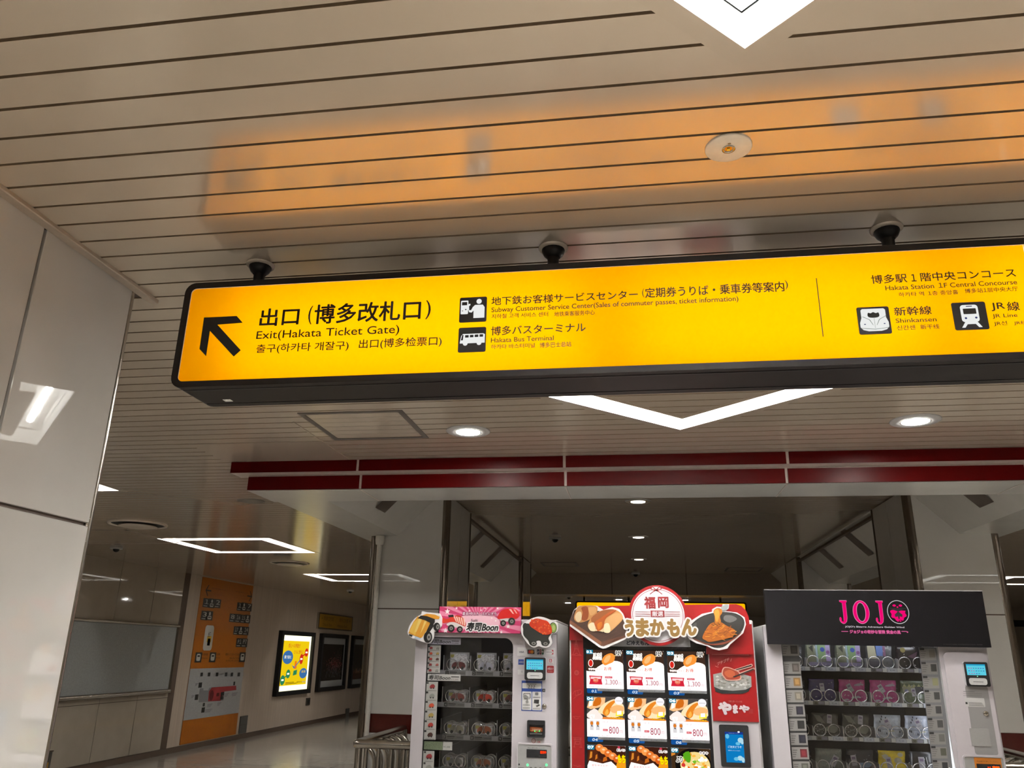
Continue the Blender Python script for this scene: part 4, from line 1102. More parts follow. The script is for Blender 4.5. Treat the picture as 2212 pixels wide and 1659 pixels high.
def plist(tl, br, n, cols, nm):
    a_, b2 = k(*tl), k(*br); q = MB().box(a_[0], b2[0], gy, gy + .002, b2[1], a_[1], P('#aaa9a6')); hh = (a_[1] - b2[1]) / n
    pal = ['#8a2a2c', '#8c8c88', '#b8472a', '#a88f4a', '#a83830', '#4a2a22', '#7c1f22', '#a05048']
    for i in range(n):
        for j in range(cols):
            cx_ = a_[0] + (b2[0] - a_[0]) * (j + .55) / cols; cz_ = a_[1] - hh * (i + .5); s_ = hh * .3
            q.poly(spline([(cx_ - s_, cz_ - s_ * .5), (cx_ - s_ * .7, cz_ + s_ * .5), (cx_ + s_ * .4, cz_ + s_ * .8), (cx_ + s_, cz_ + s_ * .1), (cx_ + s_ * .6, cz_ - s_ * .6)], 3), gy - .001, P(pal[(i * cols + j) % 8]))
            q.poly(circ(cx_ - s_ * .5, cz_ - s_ * .6, s_ * .28, None, 10), gy - .0016, bk_); q.poly(circ(cx_ + s_ * .5, cz_ - s_ * .6, s_ * .28, None, 10), gy - .0016, bk_)
        q.rect(a_[0] + .004, a_[0] + .016, a_[1] - hh * i - .012, a_[1] - hh * i - .002, gy - .001, bk_)
        q.rect(a_[0] + .01, b2[0] - .006, a_[1] - hh * (i + 1) + .002, a_[1] - hh * (i + 1) + .004, gy - .001, P('#555555'))
    v1.part(nm, q)
plist((252, 608), (355, 850), 5, 2, 'product_list'); plist((238, 920), (318, 1420), 6, 1, 'product_list'); plist((215, 1512), (292, 1900), 4, 1, 'product_list')
v1.part('interior_lamp', MB().box(-1.2, -.78, MY + .07, MY + .085, 1.709, 1.722, EM('#f6f6ff', 6, True)))
# control column
k = K(1100, 1380, 5.943, MY)
def R_(tl, br): a_, b2 = k(*tl), k(*br); return a_[0], b2[0], b2[1], a_[1]
def terminal(vm, k, quad, name='card_reader'):
    x0, x1, z0, z1 = quad
    w_ = x1 - x0; h_ = z1 - z0; yt = MY - .035
    o = vm.part(name, MB().prism(rr(x0, x1, z0, z1, .008, 4), yt, MY, black_m, greym))
    q = MB().rect(x0 + w_ * .09, x1 - w_ * .12, z0 + h_ * .46, z1 - h_ * .09, yt - .001, EM('#5fd0e6', .95)); q.rect(x0 + w_ * .09, x1 - w_ * .12, z1 - h_ * .15, z1 - h_ * .09, yt - .0016, EM('#2aa6cf', .9))
    for r in range(3):
        for c_ in range(7 - (r == 2) * 2):
            xx = x0 + w_ * (.16 + .10 * c_); zz = z1 - h_ * (.24 + .11 * r); q.rect(xx, xx + w_ * .055, zz - h_ * .03, zz, yt - .0016, EM(random.choice(['#3a6ac0', '#6a4ac0', '#3f8fae', '#c85aa0']), .8))
    vm.part('screen', q, o)
    vm.part('card_slot', MB().prism(rr(x0 + w_ * .12, x1 - w_ * .14, z0 + h_ * .06, z0 + h_ * .34, .012, 4), yt - .004, yt, lgrey).rect(x0 + w_ * .28, x1 - w_ * .3, z0 + h_ * .18, z0 + h_ * .2, yt - .0046, bk_), o)
    vm.part('status_light', MB().poly(circ((x0 + x1) / 2, z0 + h_ * .415, .0025, None, 10), yt - .001, EM('#8affc8', 1.2)), o)
    return o
terminal(v1, k, (-.652, -.531, 1.480, 1.601))
st_ = lambda q, name, lab=None: v1.part(name, q, None, lab)
wst = P('#d5d3d6')
q = MB(); x0, x1, z0, z1 = R_((105, 108), (588, 228)); q.rect(x0, x1, z0, z1, F(1), wst); st_(q, 'sticker_sheet'); q = MB()
x0, x1, z0, z1 = R_((125, 155), (190, 180)); q.fit('VISA', x0, x1, z0, z1, F(2), P('#1c2340'), 0, .1); st_(q, 'payment_sticker'); q = MB()
x0, x1, z0, z1 = R_((235, 138), (325, 196)); q.rect(x0, x1, z0, z1, F(2), bk_); zc = (z0 + z1) / 2; q.poly(circ(x0 + .0145, zc, .0095, None, 16), F(3), P('#c81e14')); q.poly(circ(x1 - .0145, zc, .0095, None, 16), F(4), P('#e08a18')); st_(q, 'payment_sticker'); q = MB()
x0, x1, z0, z1 = R_((357, 134), (446, 202))
for i, cc in enumerate(('#16284a', '#8a1420', '#1a5a3a')): q.poly(rr(x0 + (x1 - x0) * i / 3 + .0008, x0 + (x1 - x0) * (i + 1) / 3 - .0008, z0, z1, .004, 3), F(2), P(cc))
q.fit('JCB', x0 + .002, x1 - .003, z0 + .008, z1 - .008, F(3), wst, .03); st_(q, 'payment_sticker'); q = MB()
x0, x1, z0, z1 = R_((475, 142), (568, 200)); q.rect(x0, x1, z0, z1, F(2), P('#e6e4e6')); q.fit('DISCOVER', x0 + .002, x1 - .006, (z0 + z1) / 2 - .003, (z0 + z1) / 2 + .003, F(3), bk_); q.poly([(x1 - .012, z1), (x1, z1), (x1, z1 - .012)], F(3), P('#b01a28')); q.poly([(x1 - .012, z0), (x1, z0), (x1, z0 + .012)], F(3), P('#b01a28'))
st_(q, 'payment_sticker')
q = MB(); x0, x1, z0, z1 = R_((118, 262), (188, 332)); q.rect(x0, x1, z0, z1, F(1), P('#24408a')); q.fit('AMEX', x0 + .004, x1 - .001, z0 + .009, z0 + .018, F(2), wst); st_(q, 'payment_sticker'); q = MB()
x0, x1, z0, z1 = R_((110, 395), (192, 460)); q.rect(x0, x1, z0, z1, F(1), wst)
for i in range(3): q.poly(circ(x0 + .018, (z0 + z1) / 2 + .003, .004 + i * .003, None, 10, -50, 50) + list(reversed(circ(x0 + .018, (z0 + z1) / 2 + .003, .003 + i * .003, None, 10, -50, 50))), F(2), P('#6a6a6a'))
st_(q, 'payment_sticker'); q = MB()
x0, x1, z0, z1 = R_((500, 258), (568, 322)); q.rect(x0, x1, z0, z1, F(1), wst); q.poly(rr(x0 + .006, x1 - .008, z0 + .009, z1 - .001, .003, 3), F(2), P('#b81a28')); q.fit('a', x0 + .009, x1 - .011, z0 + .012, z1 - .004, F(3), wst, .03); q.fit('PayPay', x0, x1 - .002, z0, z0 + .006, F(2), P('#666666')); st_(q, 'payment_sticker'); q = MB()
x0, x1, z0, z1 = R_((485, 345), (574, 438)); q.poly(rr(x0, x1, z0, z1, .005, 3), F(1), P('#8e1016')); q.fit('d払い', x0 + .004, x1 - .004, z0 + .017, z1 - .008, F(2), wst, .01)
for i in range(3): q.poly(circ(x0 + .01 + i * .009, z0 + .009, .003, None, 8), F(2), P('#c87a78'))
st_(q, 'payment_sticker')
q = MB(); x0, x1, z0, z1 = R_((160, 535), (422, 930)); q.rect(x0, x1, z0, z1, F(1), P('#2a4a9a')); w_ = x1 - x0; h_ = z1 - z0
q.fit('使い方とご利用案内', x0 + w_ * .2, x1 - w_ * .2, z1 - h_ * .065, z1 - h_ * .02, F(2), bk_)
for a_, b2, c2_, d2 in ((.03, .97, .74, .92), (.03, .49, .03, .64), (.52, .97, .03, .64)): q.poly(rr(x0 + w_ * a_, x0 + w_ * b2, z0 + h_ * c2_, z0 + h_ * d2, .004, 3), F(2), P('#dddcdc'))
for i in range(3): q.rect(x0 + w_ * (.34 + .12 * i), x0 + w_ * (.42 + .12 * i), z0 + h_ * .81, z0 + h_ * .84, F(3), bk_); q.rect(x0 + w_ * (.32 + .12 * i), x0 + w_ * (.40 + .12 * i), z0 + h_ * .75, z0 + h_ * .775, F(3), P('#666666'))
q.rect(x0 + w_ * .28, x0 + w_ * .72, z0 + h_ * .88, z0 + h_ * .895, F(3), bk_)
q.poly(rr(x0 + w_ * .1, x0 + w_ * .44, z0 + h_ * .42, z0 + h_ * .58, .003, 2), F(3), bk_); q.poly(rr(x0 + w_ * .13, x0 + w_ * .41, z0 + h_ * .43, z0 + h_ * .56, .002, 2), F(4), P('#dddcdc')); q.poly([(x0 + w_ * .08, z0 + h_ * .48), (x0 + w_ * .2, z0 + h_ * .54), (x0 + w_ * .36, z0 + h_ * .46), (x0 + w_ * .3, z0 + h_ * .4), (x0 + w_ * .14, z0 + h_ * .4)], F(5), P('#8a8a88')); q.poly([(x0 + w_ * .2, z0 + h_ * .3), (x0 + w_ * .3, z0 + h_ * .4), (x0 + w_ * .36, z0 + h_ * .28), (x0 + w_ * .26, z0 + h_ * .25)], F(5), P('#8a8a88'))
q.poly(rr(x0 + w_ * .66, x0 + w_ * .82, z0 + h_ * .52, z0 + h_ * .62, .004, 3), F(3), P('#77777a')); q.poly([(x0 + w_ * .6, z0 + h_ * .26), (x0 + w_ * .62, z0 + h_ * .38), (x0 + w_ * .86, z0 + h_ * .38), (x0 + w_ * .84, z0 + h_ * .24)], F(3), P('#2c2c2c')); q.poly([(x0 + w_ * .7, z0 + h_ * .18), (x0 + w_ * .86, z0 + h_ * .23), (x0 + w_ * .9, z0 + h_ * .19), (x0 + w_ * .75, z0 + h_ * .13)], F(3), P('#44'+'4444'))
for zz in (.2, .17, .1, .07): q.rect(x0 + w_ * .07, x0 + w_ * .42, z0 + h_ * zz, z0 + h_ * (zz + .012), F(3), P('#777777'))
for zz in (.46, .43, .09, .06): q.rect(x0 + w_ * .56, x0 + w_ * .92, z0 + h_ * zz, z0 + h_ * (zz + .012), F(3), P('#777777'))
st_(q, 'instruction_sheet')
x0, x1, z0, z1 = R_((425, 640), (462, 683)); q = MB().rect(x0, x1, z0, z1, F(1), bk_); zc = (z0 + z1) / 2; q.poly([(x0 + .007, zc), (x1 - .006, zc + .006), (x1 - .006, zc - .006)], F(2), wst); q.poly([(x0 + .008, zc - .021), (x1 - .007, zc - .016), (x1 - .007, zc - .026)], F(1), P('#66'+'6666'))
st_(q, 'sound_sticker')
def lock(vm, c, y=MY):
    o = vm.part('lock', MB().lathe([(.0135, 0), (.0125, -.006), (.0105, -.008), (.0005, -.0085)], (c[0], y, c[1]), steel_m, 20, 'y'))
    vm.part('keyhole', MB().box(c[0] - .001, c[0] + .001, y - .0095, y - .008, c[1] - .005, c[1] + .005, bk_), o)
lock(v1, k(450, 865))
x0, x1, z0, z1 = R_((237, 1040), (463, 1265)); bo = v1.part('bill_acceptor', MB().ring(rr(x0, x1, z0, z1, .006, 3), rr(x0 + .012, x1 - .012, z0 + .01, z1 - .022, .003, 3), MY - .024, MY, black_m).rect(x0 + .01, x1 - .01, z0 + .008, z1 - .02, MY - .002, dark_m))
w_ = x1 - x0; q = MB().poly([(x0 + .014, z1 - .034), (x1 - .012, z1 - .038), (x1 - .014, z1 - .058), ((x0 + x1) / 2 + .012, z1 - .06), ((x0 + x1) / 2, z1 - .066), ((x0 + x1) / 2 - .012, z1 - .06), (x0 + .016, z1 - .058)], MY - .008, P('#b85c1c')); q.fit('1000円札', x0 + .026, x1 - .02, z1 - .054, z1 - .042, MY - .009, P('#e8d8c8')); q.box(x0 + .016, x1 - .016, MY - .018, MY - .004, z0 + .014, z0 + .022, P('#4a4a4a'))
v1.part('note_slot', q, bo)
v1.part('guide_light', MB().poly(circ(x0 + w_ * .42, z0 + .031, .0035, None, 10), MY - .010, EM('#4dff7a', 1.5)).poly(circ(x0 + w_ * .68, z0 + .032, .0035, None, 10), MY - .010, EM('#4dff7a', 1.5)).rect(x0 + w_ * .42, x0 + w_ * .68, z0 + .0308, z0 + .0322, MY - .0095, EM('#2dbf5a', 1)), bo)
x0, x1, z0, z1 = R_((282, 1272), (425, 1345)); q = MB().rect(x0, x1, z0, z1, F(1), P('#cdcbc6')); q.poly(circ(x0 + .014, (z0 + z1) / 2, .0125, None, 18), F(2), P('#8a4a48')); q.poly(circ(x0 + .014, (z0 + z1) / 2, .010, None, 18), F(3), P('#cfb9b4')); q.fit('新札OK', x0 + .031, x1 - .002, z0 + .016, z1 - .006, F(2), bk_); q.fit('OK', x0 + .036, x1 - .01, z0 + .003, z0 + .013, F(2), P('#b01a28'), .01)
st_(q, 'note_sticker')
cp = v1.part('coin_panel', MB().prism(rr(-.692, -.496, .74, 1.148, .012, 4), MY - .014, MY, M('silver coin panel', (.26, .26, .26), .35, .3), white_m).ring(rr(-.694, -.494, .738, 1.150, .012, 4), rr(-.688, -.500, .744, 1.143, .011, 4), MY - .017, MY, white_m))
CYY = MY - .014
x0, x1, z0, z1 = R_((228, 1412), (487, 1528)); q = MB().box(x0, x1, CYY - .003, CYY, z0, z1, black_m); q.fit('販売中', x1 - .036, x1 - .004, z1 - .02, z1 - .006, CYY - .004, EM('#ff3a08', 1.4), .02); q.rect(x1 - .046, x1 - .004, z0 + .006, z0 + .012, CYY - .004, P('#242222')); q.fit('商品の番号を押してください', x0 + .006, x1 - .008, z1 + .005, z1 + .010, CYY - .001, bk_)
v1.part('display', q, cp)
q = MB()
for i, cx_ in enumerate((240, 482)): q.poly(circ(*k(cx_, 1614), .0075, None, 16), CYY - .002, EM('#7dffb0', 1.3))
v1.part('guide_light', q, cp)
q = MB()
for i in range(4): q.poly(circ(-.613 + i * .026, 1.022, .0085, None, 14), CYY - .0015, P('#6d6a66')); q.poly(circ(-.613 + i * .026, 1.022, .004, None, 10), CYY - .002, bk_)
q.poly(circ(*k(132, 1608), .005, None, 10), CYY - .001, bk_)
for i in range(3): q.rect(-.684, -.652, 1.022 - i * .008, 1.025 - i * .008, CYY - .001, P('#555555'))
q.box(-.60, -.55, CYY - .012, CYY, .93, 1.0, black_m)
v1.part('coin_slot', q, cp)
v1.part('delivery_flap', MB().box(-1.2, -.76, MY - .006, MY + .02, .18, .40, black_m, .006))

# ---------------------------------------------------------------- red frozen-food machine
L2, R2 = -.396, .626
v2 = Th('vending_machine', (.115, 5.2, 0), 'red vending machine with lit food cards and a round white topper', 'vending machine')
redp = M('red machine print', '#760308', .35, var=.04)
v2.part('cabinet', MB().box(L2 + .01, R2 + .02, MY + .1, MB_ + .05, 0, 1.825, M('silver cabinet steel', (.6, .6, .6), .3, .15), .006))
v2.part('door', MB().box(L2 + .004, R2, MY + .002, MY + .1, .05, 1.80, white_m, .004))
k = K(1220, 1390, 6.165, MY)
v2.part('side_panel', MB().box(L2 + .008, -.318, MY - .004, MY + .003, .06, 1.80, redp).box(L2, L2 + .007, MY - .005, MY + .05, .06, 1.80, P('#d8d4d2')))
v2.part('display_window', MB().box(-.320, .378, MY - .003, MY + .003, .50, 1.70, M('black gloss display', (.006, .006, .007), .12)).box(.376, .382, MY - .005, MY, .06, 1.69, P('#c9c5c6')))
q = MB(); pale = P('#c05a58'); y_ = MY - .0052
def line(mb, pts, w_, y, m_):
    for (xa, za), (xb, zb) in zip(pts[:-1], pts[1:]):
        l = math.hypot(xb - xa, zb - za) or 1; nx, nz = -(zb - za) / l * w_ / 2, (xb - xa) / l * w_ / 2
        mb.add([(xa + nx, y, za + nz), (xb + nx, y, zb + nz), (xb - nx, y, zb - nz), (xa - nx, y, za - nz)], [(0, 1, 2, 3)], m_)
kk = K(1200, 1240, 3.9604, MY)
def ln(pts, w_=.0016): line(q, [kk(*p) for p in pts], w_, y_, pale)
ln([(176, 560), (168, 600), (164, 650), (148, 690), (136, 692)]); ln([(178, 560), (188, 610), (196, 655), (212, 690), (222, 695)]); ln([(136, 693), (222, 697)]); ln([(166, 600), (188, 602)]); ln([(160, 640), (196, 642)]); ln([(150, 685), (162, 690), (180, 676), (200, 690), (212, 690)]); ln([(177, 562), (177, 640)])
for r_ in (.0125, .0095, .005): ln_pts = circ(*kk(181, 844), r_, None, 18); line(q, ln_pts + ln_pts[:1], .0018, y_, pale)
ln([(145, 1030), (165, 1000), (215, 990), (228, 1005), (215, 1025), (165, 1040)]); ln([(155, 1065), (180, 1045), (228, 1020)]); ln([(170, 1000), (172, 1036)]); ln([(190, 995), (195, 1030)])
ln([(148, 1225), (170, 1215), (190, 1222), (215, 1218)]); ln([(160, 1232), (180, 1240), (200, 1232)]); ln([(150, 1215), (165, 1228)])
ln([(150, 1400), (228, 1402)]); ln([(155, 1415), (225, 1417)]); ln([(168, 1402), (160, 1478)]); ln([(212, 1402), (220, 1480)]); ln([(150, 1478), (170, 1480)]); ln([(205, 1480), (230, 1482)]); ln([(172, 1430), (208, 1431), (206, 1455), (172, 1455), (172, 1430)])
ln([(150, 1632), (190, 1645), (218, 1640)])
v2.part('line_drawings', q)
# header: red field, dark lower strip, silver strip
k = K(1220, 1250, 5.267, MY - .02); HY = MY - .02
hd = [k(*p) for p in ((55, 500), (60, 470), (120, 345), (160, 312), (360, 312), (360, 312), (1870, 290), (1950, 290), (2010, 310), (2060, 360), (2090, 430), (2100, 500), (2140, 850), (2140, 860), (1610, 860), (1610, 800), (210, 800), (205, 700), (55, 700))]
h2b = v2.part('header_board', MB().prism(hd, HY, MY - .006, redp, P('#d8d4d2')))
q = MB().poly([k(*p) for p in ((205, 560), (1600, 560), (1610, 800), (210, 800))], HY - .0006, M('black gloss display', (.006, .006, .007), .12))
q.poly([k(*p) for p in ((560, 660), (1420, 640), (1430, 778), (500, 770))], HY - .0012, M('silver strip', (.22, .22, .235), .3)); 
a, b_ = k(705, 705), k(980, 758); q.fit('ど冷えもん', a[0], a[0] + .125, b_[1], a[1], HY - .0018, P('#15132a'), .03)
v2.part('brand_strip', q, h2b)
# round topper
HY2 = MY - .045; k = K(1220, 1250, 5.267, HY2)
cc_ = k(1058, 415); RAD = k(1388, 415)[0] - cc_[0]
dk = v2.part('round_topper', MB().prism(circ(cc_[0], cc_[1], RAD + .004, None, 56), HY2, MY - .012, redp), label='round white topper disc with red rim and bow')
wh = P('#cfcdd2'); dr_ = P('#8a1c20'); q = MB()
q.poly(circ(cc_[0], cc_[1], RAD - .012, None, 56), HY2 - .0008, wh)
ro, ri = circ(cc_[0], cc_[1], RAD - .019, None, 56), circ(cc_[0], cc_[1], RAD - .0215, None, 56)
q.add([(x, HY2 - .0014, z) for x, z in ro + ri], [(i, (i + 1) % 56, 56 + (i + 1) % 56, 56 + i) for i in range(56)], dr_)
for s_ in (-1, 1):
    bow = [k(1038 + s_ * x, z) for x, z in ((0, 130), (30, 100), (62, 88), (70, 104), (52, 122), (20, 132), (0, 134))]
    line(q, [(bow[i][0] + 0, bow[i][1]) for i in range(7)], .0045, HY2 - .002, dr_)
    line(q, [k(1038, 130), k(1038 + s_ * 35, 150), k(1038 + s_ * 70, 178)], .0045, HY2 - .002, dr_)
q.rect(k(990, 92)[0], k(1085, 92)[0], k(0, 106)[1], k(0, 86)[1], HY2 - .0016, wh)
a, b_ = k(905, 208), k(1030, 338); q.fit('福', a[0], b_[0], b_[1], a[1], HY2 - .002, dr_, .02)
a, b_ = k(1062, 210), k(1180, 332); q.fit('岡', a[0], b_[0], b_[1], a[1], HY2 - .002, dr_, .02)
a, b_ = k(976, 362), k(1136, 438); q.rect(a[0], b_[0], b_[1], a[1], HY2 - .002, dr_)
a, b_ = k(992, 370), k(1118, 430); q.fit('厳選', a[0], b_[0], b_[1], a[1], HY2 - .0028, wh, .01)
for zz in (378, 402, 425):
    for xa, xb in ((802, 972), (1140, 1310)): a, b_ = k(xa, zz - 3), k(xb, zz + 4); q.rect(a[0], b_[0], b_[1], a[1], HY2 - .002, dr_)
v2.part('topper_print', q, dk)
# bread picture
HY3 = MY - .06; k = K(1220, 1250, 5.267, HY3)
bo_ = [k(*p) for p in ((60, 465), (105, 355), (160, 308), (365, 308), (440, 355), (540, 322), (620, 345), (665, 400), (690, 460), (720, 500), (720, 650), (690, 690), (470, 790), (430, 796), (390, 780), (58, 540))]
cb = v2.part('cutout_sign', MB().prism(bo_, HY3, MY - .022, P('#dcd8da')), label='cut-out picture of filled bread on a wooden board')
q = MB(); B_ = lambda pts, lay, c_, sp=0: q.poly(spline([k(*p) for p in pts], sp) if sp else [k(*p) for p in pts], HY3 - .0006 * lay, P(c_))
B_(((62, 462), (108, 358), (150, 340), (450, 375), (640, 400), (700, 560), (690, 668), (445, 765), (410, 760), (60, 510)), 1, '#3c2418')
B_(((60, 470), (60, 512), (412, 762), (420, 720)), 2, '#7a4a30'); B_(((420, 720), (412, 764), (446, 766), (690, 668), (690, 640)), 2, '#5a3320')
for i in range(9): B_(((130 + i * 50, 540 + i * 22), (132 + i * 50, 548 + i * 22), (380 + i * 36, 440 + i * 26), (378 + i * 36, 434 + i * 26)), 2, '#482a1c')
B_(((105, 440), (125, 370), (170, 312), (355, 312), (368, 380), (340, 430), (250, 480), (170, 500), (120, 480)), 3, '#b8824c', 3)
B_(((115, 440), (140, 385), (185, 380), (190, 460), (150, 495)), 4, '#dcc6a0', 3); B_(((190, 330), (260, 320), (270, 430), (235, 478), (190, 460), (205, 390)), 4, '#8a3f14', 3); B_(((270, 330), (345, 325), (355, 380), (300, 420), (280, 390)), 4, '#c9965e', 3)
B_(((262, 520), (300, 450), (400, 370), (500, 348), (580, 355), (645, 400), (660, 460), (600, 530), (500, 615), (450, 600), (400, 590), (330, 600), (275, 570)), 5, '#bd8850', 3)
B_(((300, 450), (400, 375), (500, 352), (560, 358), (470, 420), (400, 470), (330, 520)), 6, '#8e4f22', 3)
B_(((450, 470), (560, 400), (640, 400), (655, 450), (590, 530), (520, 580), (470, 520)), 6, '#c99862', 3)
B_(((268, 525), (330, 500), (350, 590), (290, 590)), 7, '#e3d0ae', 3); B_(((450, 520), (500, 510), (520, 590), (495, 618), (440, 600)), 7, '#e6d3b0', 3); B_(((350, 590), (380, 560), (440, 560), (440, 605), (400, 598)), 7, '#e3d0ae', 3)
B_(((340, 500), (420, 440), (520, 375), (590, 362), (480, 440), (450, 500), (440, 560), (380, 598), (355, 560)), 8, '#a84e14', 3); B_(((370, 520), (420, 490), (425, 540), (385, 580)), 9, '#c8701e', 3)
v2.part('food_print', q, cb)
bo_ = [k(*p) for p in ((1390, 640), (1400, 560), (1450, 470), (1560, 400), (1680, 375), (1680, 345), (1730, 318), (1790, 325), (1800, 290), (1870, 290), (1865, 340), (1830, 368), (1960, 385), (2045, 440), (2062, 520), (2030, 620), (1950, 690), (1880, 750), (1850, 795), (1760, 815), (1680, 800), (1620, 765), (1500, 735), (1420, 690))]
cb = v2.part('cutout_sign', MB().prism(bo_, HY3, MY - .022, P('#dcd8da')), label='cut-out picture of orange pasta in a black bowl')
q = MB()
B_(((1415, 560), (1480, 480), (1580, 420), (1720, 385), (1900, 385), (2010, 430), (2045, 500), (2020, 590), (1950, 660), (1870, 730), (1800, 780), (1700, 785), (1600, 740), (1480, 700), (1425, 640)), 1, '#191512', 3)
B_(((1430, 570), (1500, 490), (1600, 425), (1740, 395), (1900, 400), (2000, 440), (2020, 500), (1990, 570), (1920, 630), (1800, 660), (1600, 670), (1480, 650)), 2, '#262321', 3); B_(((1820, 420), (1900, 420), (1960, 460), (1880, 500), (1810, 470)), 3, '#6a6867', 3); B_(((1440, 540), (1500, 500), (1480, 620), (1440, 600)), 3, '#474443', 3)
B_(((1430, 660), (1600, 735), (1750, 735), (1900, 690), (2020, 600), (1940, 680), (1800, 750), (1600, 748)), 4, '#7a3a22', 2)
B_(((1565, 670), (1600, 590), (1660, 510), (1760, 490), (1850, 540), (1930, 580), (1935, 630), (1880, 670), (1760, 700), (1650, 720), (1600, 700)), 5, '#a85a12', 3)
rg = random.Random(5)
for i in range(70):
    cx_ = rg.uniform(1590, 1900); cz_ = rg.uniform(530, 690)
    if cz_ < 500 + abs(cx_ - 1740) * .5: continue
    a0_ = rg.uniform(-.5, .8); l_ = rg.uniform(30, 70); B_(((cx_, cz_), (cx_ + l_ * math.cos(a0_), cz_ - l_ * math.sin(a0_)), (cx_ + l_ * math.cos(a0_) + 5, cz_ - l_ * math.sin(a0_) + 9), (cx_ + 5, cz_ + 9)), 6 + i * .02, rg.choice(['#c87a1c', '#b8641a', '#8a420c', '#d08a30']))
B_(((1690, 370), (1730, 335), (1780, 345), (1790, 390), (1765, 430), (1775, 500), (1710, 510), (1705, 430)), 8, '#b8701c', 3); B_(((1700, 375), (1740, 350), (1760, 400), (1740, 480), (1720, 480)), 9, '#d29434', 3)
B_(((1775, 330), (1810, 300), (1860, 296), (1855, 330), (1820, 365), (1790, 360)), 8, '#9aa0a2', 2)
for i in range(8): B_(((1650 + i * 14, 505 + (i % 3) * 14), (1668 + i * 14, 500 + (i % 3) * 14), (1664 + i * 14, 512 + (i % 3) * 14)), 9, '#232012')
v2.part('food_print', q, cb)
# big brush lettering with pale outline
k = K(1220, 1250, 5.267, HY3 - .004)
q = MB(); yy = HY3 - .008
for s, tl, br in (('う', (690, 475), (780, 650)), ('ま', (815, 460), (950, 650)), ('か', (975, 470), (1125, 640)), ('も', (1170, 465), (1300, 650)), ('ん', (1330, 465), (1495, 640))):
    a, b_ = k(*tl), k(*br); outlined(q, s, a[0], b_[0], b_[1], a[1], yy, P('#86662e'), P('#dcd8da'), .0085, off=.035)
v2.part('title_lettering', q)
